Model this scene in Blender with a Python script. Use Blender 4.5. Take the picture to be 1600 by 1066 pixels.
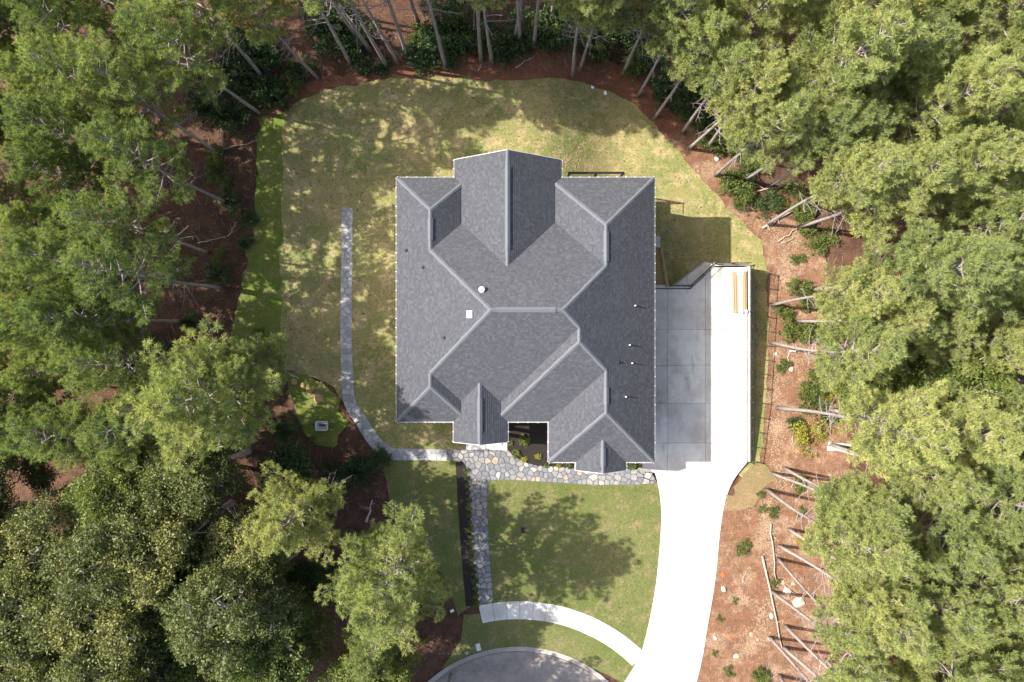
import bpy, bmesh, math, random
import numpy as np
from mathutils import Vector, Matrix, noise
R = math.radians
for o in list(bpy.data.objects): bpy.data.objects.remove(o)
C = bpy.context.scene.collection
S = bpy.context.scene

# ------------------------------------------------------------ camera, sky, sun, exposure
CH = 51.2                       # drone height above the driveway (m)
FP = 1600 * 24 / 36             # focal length in photo pixels
cam = bpy.data.objects.new('camera', bpy.data.cameras.new('camera')); C.objects.link(cam)
cam.location = (0, 0, CH); cam.rotation_euler = (0, 0, 0)
cam.data.lens = 24; cam.data.sensor_width = 36; cam.data.clip_end = 2000
S.camera = cam
S.render.resolution_x = 1024; S.render.resolution_y = 682
W = bpy.data.worlds.new('World'); S.world = W; W.use_nodes = True
SUN_EL = R(45.5)
SH = Vector((1, -.17, 0)).normalized()          # ground direction of the shadows
sd = Vector((SH.x * math.cos(SUN_EL), SH.y * math.cos(SUN_EL), -math.sin(SUN_EL)))
sky = W.node_tree.nodes.new('ShaderNodeTexSky'); sky.sky_type = 'NISHITA'; sky.sun_disc = False
sky.sun_elevation = SUN_EL; sky.air_density = .8; sky.dust_density = 3.0; sky.ozone_density = .4
sky.sun_rotation = math.atan2(-SH.x, -SH.y)      # the sun stands opposite the shadows
bg = W.node_tree.nodes['Background']; bg.inputs[1].default_value = .135
W.node_tree.links.new(sky.outputs[0], bg.inputs[0])
sl = bpy.data.lights.new('sun', 'SUN'); sl.energy = 3.8; sl.angle = R(.53); sl.color = (1, .95, .87)
sun = bpy.data.objects.new('sun', sl); C.objects.link(sun)
sun.rotation_euler = sd.to_track_quat('-Z', 'Y').to_euler()
S.view_settings.view_transform = 'Standard'; S.view_settings.look = 'None'
S.view_settings.gamma = 1; S.view_settings.use_curve_mapping = False
S.view_settings.exposure = 1.36
S.render.engine = 'CYCLES'

# ------------------------------------------------------------ helpers
def tag(o, label=None, cat=None, group=None, kind=None):
    if label: o['label'] = label
    if cat: o['category'] = cat
    if group: o['group'] = group
    if kind: o['kind'] = kind
    return o
def empty(name, loc=(0, 0, 0), rz=0, label=None, cat=None, group=None, kind=None):
    o = bpy.data.objects.new(name, None); C.objects.link(o); o.empty_display_size = .2
    o.location = loc; o.rotation_euler = (0, 0, rz)
    return tag(o, label, cat, group, kind)
def link(name, me, parent=None, loc=None):
    o = bpy.data.objects.new(name, me); C.objects.link(o)
    if parent: o.parent = parent
    if loc is not None: o.location = loc
    return o
def dup(o, parent=None):
    c = o.copy(); C.objects.link(c); c.parent = parent
    for ch in list(o.children): dup(ch, c)
    return c
class MB:
    """collects shapes, then links them as one mesh object"""
    def __init__(s): s.v = []; s.f = []; s.uv = []
    def poly(s, pts, uv=None):
        n = len(s.v); s.v += [tuple(p) for p in pts]; s.f.append(tuple(range(n, n + len(pts))))
        s.uv += list(uv) if uv else [(p[0], p[1]) for p in pts]
    def box(s, a, b, rz=0, piv=None):
        x0, y0, z0 = a; x1, y1, z1 = b
        P = [Vector(p) for p in ((x0,y0,z0),(x1,y0,z0),(x1,y1,z0),(x0,y1,z0),(x0,y0,z1),(x1,y0,z1),(x1,y1,z1),(x0,y1,z1))]
        if rz:
            pv = Vector(piv) if piv else Vector(((x0+x1)/2, (y0+y1)/2, 0)); M = Matrix.Rotation(rz, 3, 'Z')
            P = [M @ (p - pv) + pv for p in P]
        for q in ((3,2,1,0),(4,5,6,7),(0,1,5,4),(1,2,6,5),(2,3,7,6),(3,0,4,7)): s.poly([P[i] for i in q])
    def bar(s, a, b, w, h=None, up=(0, 0, 1)):
        a = Vector(a); b = Vector(b); d = (b - a).normalized(); h = h or w
        u = Vector(up)
        if abs(d.dot(u)) > .98: u = Vector((0, 1, 0))
        r = d.cross(u).normalized() * w / 2; q = r.cross(d).normalized() * h / 2
        A = [a - r - q, a + r - q, a + r + q, a - r + q]; B = [p + (b - a) for p in A]
        s.poly(A); s.poly(B[::-1])
        for i in range(4): s.poly([A[i], B[i], B[(i+1) % 4], A[(i+1) % 4]])
    def tube(s, pts, rad, n=6, cap=True):
        pts = [Vector(p) for p in pts]; rings = []
        for i, p in enumerate(pts):
            d = (pts[min(i+1, len(pts)-1)] - pts[max(i-1, 0)]).normalized()
            u = d.cross(Vector((0, 0, 1)) if abs(d.z) < .9 else Vector((0, 1, 0))).normalized(); w = d.cross(u)
            r = rad[i] if hasattr(rad, '__len__') else rad
            rings.append([p + (u * math.cos(2*math.pi*k/n) + w * math.sin(2*math.pi*k/n)) * r for k in range(n)])
        b = len(s.v)
        for r_ in rings: s.v += [tuple(p) for p in r_]
        for i in range(len(rings) - 1):
            for k in range(n):
                f = (b+i*n+k, b+i*n+(k+1) % n, b+(i+1)*n+(k+1) % n, b+(i+1)*n+k)
                s.f.append(f); s.uv += [s.v[j][:2] for j in f]
        if cap:
            for f in (tuple(range(b+n-1, b-1, -1)), tuple(range(b+(len(rings)-1)*n, b+len(rings)*n))):
                s.f.append(f); s.uv += [s.v[j][:2] for j in f]
    def prism(s, pts, z0, z1, inset=0, bev=0):
        """plan polygon pts (ccw) from z0 to z1, top edge optionally bevelled"""
        c = Vector((sum(p[0] for p in pts)/len(pts), sum(p[1] for p in pts)/len(pts)))
        lo = [(p[0], p[1], z0) for p in pts]; mid = [(p[0], p[1], z1 - bev) for p in pts]
        top = [((p[0]-c.x)*(1-inset)+c.x, (p[1]-c.y)*(1-inset)+c.y, z1) for p in pts]
        n = len(pts)
        for i in range(n): j = (i+1) % n; s.poly([lo[i], lo[j], mid[j], mid[i]])
        if bev or inset:
            for i in range(n): j = (i+1) % n; s.poly([mid[i], mid[j], top[j], top[i]])
        s.poly(top)
    def mesh(s, name, mat, smooth=False):
        me = bpy.data.meshes.new(name); me.from_pydata(s.v, [], s.f)
        uv = me.uv_layers.new(name='UVMap'); uv.data.foreach_set('uv', np.array(s.uv, dtype=np.float32).ravel())
        if mat: me.materials.append(mat)
        if smooth: me.polygons.foreach_set('use_smooth', [True] * len(me.polygons))
        me.update(); return me
    def build(s, name, mat, parent=None, smooth=False, loc=None):
        return link(name, s.mesh(name, mat, smooth), parent, loc)

def area2(p): return sum(p[i][0]*p[(i+1) % len(p)][1] - p[(i+1) % len(p)][0]*p[i][1] for i in range(len(p)))
def ccw(p): return p if area2(p) > 0 else p[::-1]
def clip(poly, a, b, c):
    """keep the part of poly with a*x+b*y+c >= 0"""
    out = []
    for i in range(len(poly)):
        p = poly[i]; q = poly[(i+1) % len(poly)]
        dp = a*p[0]+b*p[1]+c; dq = a*q[0]+b*q[1]+c
        if dp >= 0: out.append(p)
        if (dp > 0 and dq < 0) or (dp < 0 and dq > 0):
            t = dp/(dp-dq); out.append((p[0]+(q[0]-p[0])*t, p[1]+(q[1]-p[1])*t))
    res = []
    for p in out:
        if not res or abs(p[0]-res[-1][0])+abs(p[1]-res[-1][1]) > 1e-5: res.append(p)
    if len(res) > 1 and abs(res[0][0]-res[-1][0])+abs(res[0][1]-res[-1][1]) < 1e-5: res.pop()
    return res if len(res) > 2 and abs(area2(res)) > 1e-5 else []
def inside(x, y, poly):
    c = False; j = len(poly)-1
    for i in range(len(poly)):
        a, b = poly[i], poly[j]
        if (a[1] > y) != (b[1] > y) and x < (b[0]-a[0])*(y-a[1])/(b[1]-a[1])+a[0]: c = not c
        j = i
    return c
def sm(a, b, x):
    t = min(1, max(0, (x-a)/(b-a))); return t*t*(3-2*t)
def interp(x, xs, ys): return float(np.interp(x, xs, ys))

# terrain: level at house and drive, a low yard behind and east of the parking pad
def terr(x, y):
    D = interp(y, [-11.5, -9.5, -5.1, -.35, 4.9, 40], [0, .3, 1.3, 1.85, 2.3, 2.3])
    if y < -11.5: D = 0
    f = sm(2, 8.5, x) if y > 3.5 else sm(9.6, 10.4, x)
    z = -D * f
    if x > 20: z += sm(20, 30, x) * .8
    e = max(sm(18.5, 22, abs(x)), sm(18.5, 23, y))
    if e > 0: z += e * .16 * noise.noise(Vector((x*.45, y*.45, 3)))
    return z
def P(px, py, z=0.0):
    k = (CH - z) / FP; return Vector(((px-800)*k, (533-py)*k, z))
def G(px, py, dz=0):
    z = 0.0
    for _ in range(6):
        p = P(px, py, z); z = terr(p.x, p.y)
    p = P(px, py, z); p.z = terr(p.x, p.y) + dz; return p
def smooth_line(pts, n=6, closed=False):
    out = []; m = len(pts)
    for i in range(m if closed else m-1):
        g = (lambda k: pts[k % m]) if closed else (lambda k: pts[min(max(k, 0), m-1)])
        a, b, c, d = g(i-1), g(i), g(i+1), g(i+2)
        for k in range(n):
            t = k/n
            out.append(tuple(.5*((2*b[j])+(-a[j]+c[j])*t+(2*a[j]-5*b[j]+4*c[j]-d[j])*t*t+(-a[j]+3*b[j]-3*c[j]+d[j])*t**3) for j in range(2)))
    if not closed: out.append(tuple(pts[-1]))
    return out

# ------------------------------------------------------------ materials
class NT:
    def __init__(s, name):
        s.m = bpy.data.materials.new(name); s.m.use_nodes = True; s.t = s.m.node_tree; s.n = s.t.nodes
        s.b = s.n['Principled BSDF']; s.b.inputs['Specular IOR Level'].default_value = .3
        s.pos = None
    def node(s, ty, **kw):
        n = s.n.new(ty)
        for k, v in kw.items(): setattr(n, k, v)
        return n
    def L(s, a, b): s.t.links.new(a, b)
    def coord(s, kind='pos', scale=None, rot=None):
        if kind == 'pos': o = s.node('ShaderNodeNewGeometry').outputs['Position']
        elif kind == 'obj': o = s.node('ShaderNodeTexCoord').outputs['Object']
        else: o = s.node('ShaderNodeTexCoord').outputs['UV']
        if scale or rot:
            m = s.node('ShaderNodeMapping'); s.L(o, m.inputs[0])
            if scale: m.inputs['Scale'].default_value = scale
            if rot: m.inputs['Rotation'].default_value = rot
            o = m.outputs[0]
        return o
    def noise(s, sc, det=4, co=None, rough=.55, dist=0):
        n = s.node('ShaderNodeTexNoise'); n.inputs['Scale'].default_value = sc; n.inputs['Detail'].default_value = det
        n.inputs['Roughness'].default_value = rough; n.inputs['Distortion'].default_value = dist
        s.L(co if co else s.coord(), n.inputs['Vector']); return n.outputs['Fac']
    def ramp(s, f, stops, interp='LINEAR'):
        r = s.node('ShaderNodeValToRGB'); r.color_ramp.interpolation = interp
        el = r.color_ramp.elements
        while len(el) < len(stops): el.new(.5)
        for e, (p, c) in zip(el, stops):
            e.position = p; e.color = (tuple(c) if hasattr(c, "__len__") else (c, c, c)) + (1,)
        s.L(f, r.inputs[0]); return r.outputs[0]
    def mix(s, f, a, b, mode='MIX'):
        m = s.node('ShaderNodeMix', data_type='RGBA', blend_type=mode)
        if hasattr(f, 'links'): s.L(f, m.inputs[0])
        else: m.inputs[0].default_value = f
        for v, i in ((a, 6), (b, 7)):
            if hasattr(v, 'links'): s.L(v, m.inputs[i])
            else: m.inputs[i].default_value = tuple(v) + (1,)
        return m.outputs[2]
    def math(s, op, a, b=None):
        m = s.node('ShaderNodeMath', operation=op)
        for v, i in ((a, 0), (b, 1)):
            if v is None: continue
            if hasattr(v, 'links'): s.L(v, m.inputs[i])
            else: m.inputs[i].default_value = v
        return m.outputs[0]
    def out(s, col, rough=.85, bump=None, bs=.4, bd=.02):
        if hasattr(col, 'links'): s.L(col, s.b.inputs['Base Color'])
        else: s.b.inputs['Base Color'].default_value = tuple(col) + (1,)
        s.b.inputs['Roughness'].default_value = rough
        if bump is not None:
            b = s.node('ShaderNodeBump'); b.inputs['Strength'].default_value = bs; b.inputs['Distance'].default_value = bd
            s.L(bump, b.inputs['Height']); s.L(b.outputs[0], s.b.inputs['Normal'])
        return s.m
M = {}
def m_plain(name, col, rough=.6, var=.12, sc=6, metal=0):
    t = NT(name); n = t.noise(sc, 5)
    c = t.mix(n, [v*(1-var) for v in col], [min(1, v*(1+var)) for v in col])
    t.b.inputs['Metallic'].default_value = metal
    M[name] = t.out(c, rough, t.noise(sc*6, 2), .15, .01)
def soil(name, c1, c2, c3, c4, pale_at=.62):
    t = NT(name)
    big = t.noise(.22, 6); mid = t.noise(1.3, 6, rough=.65); fine = t.noise(9, 8, rough=.8, dist=.6)
    s1 = t.noise(14, 4, t.coord('pos', (1, .12, 1), (0, 0, .6)), .7)
    s2 = t.noise(14, 4, t.coord('pos', (.12, 1, 1), (0, 0, .2)), .7)
    a = t.mix(t.ramp(big, [(.35, 0.), (.62, 1.)]), c1, c2)
    b = t.mix(t.ramp(mid, [(.42, 0.), (.6, 1.)]), a, c3)
    st = t.math('MAXIMUM', s1, s2)
    b2 = t.mix(t.math('MULTIPLY', t.ramp(st, [(.56, 0.), (.7, 1.)]), .65), b, c4)
    pale = t.math('MULTIPLY', t.ramp(t.noise(.55, 8, rough=.7), [(pale_at-.05, 0.), (pale_at+.05, 1.)]), t.ramp(fine, [(.4, .15), (.6, 1.)]))
    c = t.mix(pale, b2, c4)
    c = t.mix(.85, c, t.ramp(fine, [(.3, .45), (.5, .95), (.7, 1.5)]), 'MULTIPLY')
    M[name] = t.out(c, .95, t.math('ADD', t.math('MULTIPLY', fine, .6), st), .9, .07)
soil('forest_floor', (.10, .043, .024), (.12, .062, .037), (.07, .036, .022), (.20, .125, .08), .64)
soil('clay_bank', (.20, .094, .05), (.225, .12, .07), (.16, .08, .045), (.36, .25, .165), .55)
soil('straw_edge', (.20, .085, .045), (.18, .08, .045), (.145, .065, .04), (.28, .17, .105), .68)
def grass(name, g1, g2, straw, straw_amt=.5, seams=True):
    t = NT(name)
    big = t.noise(.16, 5, rough=.6); mid = t.noise(.9, 6, rough=.7); fine = t.noise(6.5, 8, rough=.85)
    blades = t.noise(26, 3, t.coord('pos', (1, .35, 1)), .8)
    a = t.mix(t.ramp(big, [(.35, 0.), (.65, 1.)]), g1, g2)
    sf = t.math('ADD', t.math('MULTIPLY', mid, .6), t.math('MULTIPLY', fine, .4))
    b = t.mix(t.ramp(sf, [(.62-.25*straw_amt, 0.), (.72-.2*straw_amt, 1.)]), a, straw)
    if seams:
        br = t.node('ShaderNodeTexBrick'); br.offset = .5
        for k, v in (('Scale', 1.), ('Mortar Size', .018), ('Mortar Smooth', .8), ('Brick Width', 9.), ('Row Height', 1.25)): br.inputs[k].default_value = v
        br.inputs['Color1'].default_value = (.35, .35, .35, 1); br.inputs['Color2'].default_value = (.65, .65, .65, 1); br.inputs['Mortar'].default_value = (.5, .5, .5, 1)
        wv = t.node('ShaderNodeVectorMath', operation='ADD'); t.L(t.coord(), wv.inputs[0])
        w2 = t.node('ShaderNodeTexNoise'); w2.inputs['Scale'].default_value = .8; t.L(t.coord(), w2.inputs[0]); w3 = t.node('ShaderNodeVectorMath', operation='SCALE')
        w3.inputs['Scale'].default_value = .35; t.L(w2.outputs['Color'], w3.inputs[0]); t.L(w3.outputs[0], wv.inputs[1])
        t.L(wv.outputs[0], br.inputs['Vector'])
        b = t.mix(t.math('MULTIPLY', t.math('MULTIPLY', br.outputs['Fac'], t.ramp(mid, [(.47, 0.), (.56, 1.)])), .85), b, [v*1.2 for v in straw])
        b = t.mix(.22, b, br.outputs['Color'], 'OVERLAY')
    b = t.mix(.75, b, t.ramp(blades, [(.3, .5), (.5, .95), (.7, 1.4)]), 'MULTIPLY')
    b = t.mix(.6, b, t.ramp(fine, [(.3, .6), (.5, 1.), (.7, 1.3)]), 'MULTIPLY')
    M[name] = t.out(b, .9, t.math('ADD', blades, fine), .9, .05)
grass('lawn_dry', (.175, .215, .058), (.31, .265, .105), (.46, .345, .18), .55)
grass('lawn_green', (.11, .14, .032), (.165, .165, .058), (.27, .20, .11), .45, False)
grass('grass_bright', (.11, .17, .018), (.165, .19, .035), (.25, .20, .09), .5, False)
grass('grass_low', (.17, .17, .065), (.24, .17, .085), (.30, .20, .11), .6, False)
def concrete(name, col, var=.1, stain=(.30, .27, .23)):
    t = NT(name); oi = t.node('ShaderNodeObjectInfo').outputs['Random']
    big = t.noise(.35, 6, rough=.6); fine = t.noise(30, 4); mid = t.noise(2.5, 6, rough=.7)
    c = t.mix(oi, [v*(1-var) for v in col], [v*(1+var*.6) for v in col])
    c = t.mix(t.math('MULTIPLY', t.ramp(big, [(.45, 0.), (.62, 1.)]), .6), c, stain)
    c = t.mix(t.math('MULTIPLY', t.ramp(t.noise(.8, 7, t.coord('pos', (1, .3, 1)), .7, .5), [(.56, 0.), (.72, 1.)]), .75), c, [v*.62 for v in stain])
    c = t.mix(.35, c, t.ramp(mid, [(.3, .75), (.7, 1.15)]), 'MULTIPLY')
    c = t.mix(.25, c, t.ramp(fine, [(.3, .8), (.7, 1.2)]), 'MULTIPLY')
    M[name] = t.out(c, .8, fine, .15, .01)
concrete('concrete', (.61, .59, .555), .12, (.36, .325, .27)); concrete('wall_concrete', (.50, .48, .44), .08, (.36, .33, .28)); concrete('kerb_concrete', (.36, .34, .30), .08, (.28, .25, .2))
def asphalt():
    t = NT('asphalt'); fine = t.noise(22, 6, rough=.8); mid = t.noise(1.2, 7, rough=.7)
    c = t.mix(t.ramp(mid, [(.35, 0.), (.7, 1.)]), (.19, .175, .16), (.33, .285, .245))
    c = t.mix(.6, c, t.ramp(fine, [(.3, .6), (.7, 1.4)]), 'MULTIPLY')
    M['asphalt'] = t.out(c, .9, fine, .4, .02)
asphalt()
def mulch():
    t = NT('mulch'); f = t.noise(14, 8, rough=.85); c = t.ramp(f, [(.35, (.009, .0075, .007)), (.52, (.03, .024, .021)), (.68, (.095, .075, .064))])
    M['mulch'] = t.out(c, .95, f, 1, .06)
mulch()
def flag():
    t = NT('flagstone'); oi = t.node('ShaderNodeObjectInfo').outputs['Random']
    c = t.ramp(oi, [(0, (.17, .17, .178)), (.3, (.235, .23, .228)), (.5, (.285, .27, .25)), (.66, (.205, .21, .22)), (.84, (.37, .35, .315)), (.93, (.34, .28, .205))], 'CONSTANT')
    mid = t.noise(3.5, 7, rough=.7); c = t.mix(.7, c, t.ramp(mid, [(.3, .65), (.7, 1.35)]), 'MULTIPLY')
    M['flagstone'] = t.out(c, .85, t.noise(12, 6), .5, .03)
flag()
def pathstone():
    t = NT('path_stone'); oi = t.node('ShaderNodeObjectInfo').outputs['Random']; c = t.ramp(oi, [(0, (.27, .27, .275)), (.5, (.36, .355, .35)), (1, (.46, .45, .43))])
    c = t.mix(.7, c, t.ramp(t.noise(4, 7, rough=.7), [(.3, .7), (.7, 1.3)]), 'MULTIPLY'); M['path_stone'] = t.out(c, .85, t.noise(12, 6), .5, .03)
pathstone()
m_plain('mortar', (.125, .125, .128), .95, .3, 5)
m_plain('path_bed', (.29, .29, .29), .95, .3, 5)
m_plain('white_trim', (.60, .60, .585), .45, .04)
m_plain('black_metal', (.012, .012, .013), .4, .1)
m_plain('vent_white', (.8, .8, .8), .4, .03); m_plain('vent_dark', (.03, .03, .033), .6, .1)
m_plain('steel', (.42, .43, .44), .45, .15, 8); m_plain('rubber', (.02, .02, .02), .8, .1)
m_plain('white_stone', (.48, .41, .33), .85, .25, 5); m_plain('red_clay', (.55, .12, .05), .9, .3, 5)
m_plain('paper_white', (.8, .82, .84), .6, .05); m_plain('box_brown', (.13, .085, .065), .8, .25, 6)
m_plain('pvc_white', (.72, .74, .77), .4, .08); m_plain('glass_dark', (.03, .04, .05), .08, .05)
m_plain('door_wood', (.16, .07, .035), .5, .2, 4); m_plain('stone_white', (.66, .64, .60), .8, .1, 4)
m_plain('chip_tan', (.36, .26, .17), .95, .4, 5); m_plain('straw_bale', (.36, .24, .13), .95, .35, 8)
def wood(name, a, b):
    t = NT(name); oi = t.node('ShaderNodeObjectInfo').outputs['Random']; n = t.noise(5, 6, t.coord('obj', (8, .7, 8)), .7)
    c = t.mix(n, a, b); c = t.mix(.6, c, t.ramp(oi, [(0, .72), (1, 1.25)]), 'MULTIPLY'); M[name] = t.out(c, .8, n, .3, .01)
wood('wood_tan', (.30, .22, .145), (.47, .37, .26)); wood('wood_orange', (.36, .21, .10), (.50, .33, .17)); wood('wood_treated', (.33, .23, .11), (.46, .34, .18))
wood('deck_dark', (.06, .055, .05), (.11, .10, .09)); wood('bark_log', (.33, .25, .20), (.50, .40, .33))
def brickwall():
    t = NT('brick_wall'); br = t.node('ShaderNodeTexBrick'); br.inputs['Scale'].default_value = 1
    for k, v in (('Mortar Size', .008), ('Brick Width', .22), ('Row Height', .075)): br.inputs[k].default_value = v
    br.inputs['Color1'].default_value = (.52, .50, .46, 1); br.inputs['Color2'].default_value = (.40, .37, .34, 1); br.inputs['Mortar'].default_value = (.55, .54, .5, 1)
    t.L(t.coord('uv'), br.inputs['Vector']); M['brick_wall'] = t.out(br.outputs['Color'], .9, br.outputs['Fac'], .4, -.01)
brickwall()
def shingle(name, base, k):
    t = NT(name); uv = t.coord('uv'); sep = t.node('ShaderNodeSeparateXYZ'); t.L(uv, sep.inputs[0])
    row = t.math('FLOOR', t.math('MULTIPLY', sep.outputs[1], 1/EXPO))
    wr = t.node('ShaderNodeTexWhiteNoise', noise_dimensions='1D'); t.L(row, wr.inputs['W'])
    col = t.math('FLOOR', t.math('ADD', t.math('MULTIPLY', sep.outputs[0], 1/.17), t.math('MULTIPLY', wr.outputs['Value'], 7)))
    cb = t.node('ShaderNodeCombineXYZ'); t.L(col, cb.inputs[0]); t.L(row, cb.inputs[1])
    w = t.node('ShaderNodeTexWhiteNoise', noise_dimensions='2D'); t.L(cb.outputs[0], w.inputs['Vector'])
    c = t.ramp(w.outputs['Value'], [(0, [v*.8 for v in base]), (.35, [v*.94 for v in base]), (.7, base), (1, [v*1.22 for v in base])])
    c = t.mix(.6, c, t.ramp(t.noise(40, 3), [(.3, .55), (.7, 1.45)]), 'MULTIPLY')
    c = t.mix(.5, c, t.ramp(t.noise(.5, 5), [(.3, .93), (.7, 1.07)]), 'MULTIPLY')
    M[name] = t.out([c][0], .9, t.noise(40, 3), .3, .01)
EXPO = .145
shingle('shingles', [.069, .072, .081], 1)
def cap():
    t = NT('cap_shingles'); f = t.noise(3.2, 4); c = t.mix(t.noise(9, 5, rough=.7), (.09, .097, .108), (.155, .165, .18)); M['cap_shingles'] = t.out(c, .9, t.noise(30, 3), .3, .01)
cap()
def bark(name, a, b, mid=None):
    t = NT(name); n = t.noise(3, 7, t.coord('obj', (4, 4, .8)), .75); oi = t.node('ShaderNodeObjectInfo').outputs['Random']
    c = t.mix(t.ramp(n, [(.35, 0.), (.65, 1.)]), a, b); c = t.mix(.5, c, t.ramp(oi, [(0, .75), (1, 1.2)]), 'MULTIPLY')
    M[name] = t.out(c, .95, n, .8, .04)
bark('bark_pine', (.20, .16, .14), (.39, .35, .32)); bark('bark_pale', (.36, .32, .27), (.6, .56, .5)); bark('bark_dead', (.18, .135, .105), (.33, .27, .22))
def leaf(name, stops, trans=.3, gloss=.4):
    t = NT(name); at = t.node('ShaderNodeAttribute', attribute_name='tint').outputs['Fac']; oi = t.node('ShaderNodeObjectInfo').outputs['Random']
    f = t.math('ADD', t.math('MULTIPLY', at, .62), t.math('MULTIPLY', oi, .38)); c = t.ramp(f, stops)
    t.out(c, .55); t.b.inputs['Specular IOR Level'].default_value = gloss
    tr = t.node('ShaderNodeBsdfTranslucent'); t.L(t.mix(1, c, (1.35, 1.4, .6), 'MULTIPLY'), tr.inputs[0])
    mx = t.node('ShaderNodeMixShader'); mx.inputs[0].default_value = trans
    t.L(t.b.outputs[0], mx.inputs[1]); t.L(tr.outputs[0], mx.inputs[2]); t.L(mx.outputs[0], t.n['Material Output'].inputs[0])
    M[name] = t.m
leaf('needles', [(0, (.12, .16, .055)), (.3, (.225, .275, .095)), (.65, (.335, .365, .125)), (1, (.50, .48, .18))], .38, .25)
leaf('needles_shaded', [(0, (.075, .12, .035)), (.35, (.155, .21, .06)), (.7, (.24, .29, .085)), (1, (.35, .37, .12))], .38, .25)  # darker needles for the left woods: their shaded side put into the colour
leaf('leaves_olive', [(0, (.055, .08, .02)), (.5, (.145, .16, .042)), (1, (.33, .31, .10))], .25, .45)
leaf('leaves_bright', [(0, (.07, .105, .024)), (.5, (.135, .175, .04)), (1, (.24, .25, .06))], .35, .4)
leaf('leaves_dark', [(0, (.028, .055, .018)), (.5, (.055, .095, .027)), (1, (.10, .135, .04))], .3, .4)
leaf('leaves_yellow', [(0, (.18, .2, .03)), (.5, (.36, .33, .05)), (.8, (.46, .40, .06)), (1, (.2, .08, .05))], .35, .3)
leaf('grass_tuft', [(0, (.08, .14, .02)), (.6, (.15, .22, .035)), (1, (.3, .28, .09))], .3, .2)

# ------------------------------------------------------------ ground
from mathutils.geometry import delaunay_2d_cdt
def sheet(name, poly, dz, mat, step=.8, zf=terr):
    """plan polygon draped over the terrain"""
    poly = ccw([tuple(p[:2]) for p in poly]); xs = [p[0] for p in poly]; ys = [p[1] for p in poly]
    pts = []
    for i, p in enumerate(poly):
        q = poly[(i+1) % len(poly)]; d = math.dist(p, q); n = max(1, int(d/step))
        pts += [(p[0]+(q[0]-p[0])*k/n, p[1]+(q[1]-p[1])*k/n) for k in range(n)]
    nb = len(pts); edges = [(i, (i+1) % nb) for i in range(nb)]
    x = min(xs)+step/2
    while x < max(xs):
        y = min(ys)+step/2
        while y < max(ys):
            if inside(x, y, poly): pts.append((x, y))
            y += step
        x += step
    r = delaunay_2d_cdt([Vector(p) for p in pts], edges, [], 1, 1e-4)
    me = bpy.data.meshes.new(name); me.from_pydata([(p.x, p.y, zf(p.x, p.y)+dz) for p in r[0]], [], r[2])
    uv = me.uv_layers.new(name='UVMap'); me.materials.append(mat)
    me.polygons.foreach_set('use_smooth', [True]*len(me.polygons)); me.update()
    if me.polygons and me.polygons[0].normal.z < 0: me.flip_normals()
    return link(name, me)
def ground():
    xs = list(np.arange(-56, 56.01, .5)); ys = list(np.arange(-42, 42.01, .5))
    xs = [-600, -200, -90] + xs + [90, 200, 600]; ys = [-600, -200, -80] + ys + [80, 200, 600]
    v = [(x, y, terr(x, y)) for y in ys for x in xs]; nx = len(xs)
    f = [(j*nx+i, j*nx+i+1, (j+1)*nx+i+1, (j+1)*nx+i) for j in range(len(ys)-1) for i in range(nx-1)]
    me = bpy.data.meshes.new('ground'); me.from_pydata(v, [], f); me.materials.append(M['forest_floor'])
    me.polygons.foreach_set('use_smooth', [True]*len(f)); me.update()
    tag(link('ground', me), 'reddish brown forest floor covered in pine straw around the clearing', kind='structure')
ground()
def pxpoly(pts, n=0): 
    q = [G(*p) for p in pts]; q = [(a.x, a.y) for a in q]
    return smooth_line(q, n, True) if n else q
def rough_edge(poly, amp=.18, step=.5, seed=1):
    out = []; poly = ccw(poly)
    for i, p in enumerate(poly):
        q = poly[(i+1) % len(poly)]; d = math.dist(p, q); n = max(1, int(d/step))
        for k in range(n):
            x = p[0]+(q[0]-p[0])*k/n; y = p[1]+(q[1]-p[1])*k/n
            out.append((x+amp*noise.noise(Vector((x*1.3, y*1.3, seed))), y+amp*noise.noise(Vector((x*1.3, y*1.3, seed+9)))))
    return out
def struct(o, label=None): return tag(o, label, kind='structure')
bank = rough_edge(pxpoly([(960,100),(1010,140),(1080,200),(1130,225),(1190,320),(1240,350),(1290,400),(1300,520),(1320,640),(1330,760),(1350,860),(1345,980),(1340,1120),(1060,1120),(1085,1040),(1100,960),(1115,860),(1122,800),(1160,745),(1190,722),(1185,700),(1172,600),(1172,450),(1150,400),(1120,345),(1075,285),(1030,225),(980,165)]), .5)
struct(sheet('dirt_bank', bank, .022, M['clay_bank'], .6), 'orange clay bank with pale wood chips between driveway and right woods')
strawp = rough_edge(pxpoly([(395,190),(440,150),(500,120),(600,100),(700,88),(850,80),(960,95),(1020,145),(1060,200),(1000,215),(900,165),(800,160),(650,160),(540,170),(470,220),(430,200)]), .5, seed=4)
struct(sheet('pine_straw_border', strawp, .040, M['straw_edge'], .55), 'red pine straw border behind the back lawn')
back = rough_edge(pxpoly([(440,180),(462,160),(520,138),(600,126),(700,121),(800,126),(890,124),(950,142),(995,166),(1050,224),(1100,284),(1150,338),(1190,376),(1197,420),(1200,520),(1196,640),(1188,720),(1160,745),(1100,715),(1060,560),(850,640),(724,706),(610,704),(590,690),(540,632),(520,602),(440,575)]), .26, seed=7)
struct(sheet('back_lawn', back, .061, M['lawn_dry'], .55), 'large patchy green and straw coloured lawn behind and beside the house')
struct(sheet('grass_strip', rough_edge(pxpoly([(404,185),(449,178),(450,575),(415,570),(360,560),(365,500),(385,420),(400,300)]), .55, seed=2), .06, M['grass_bright'], .8), 'bright green grass strip left of the lawn')
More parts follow.
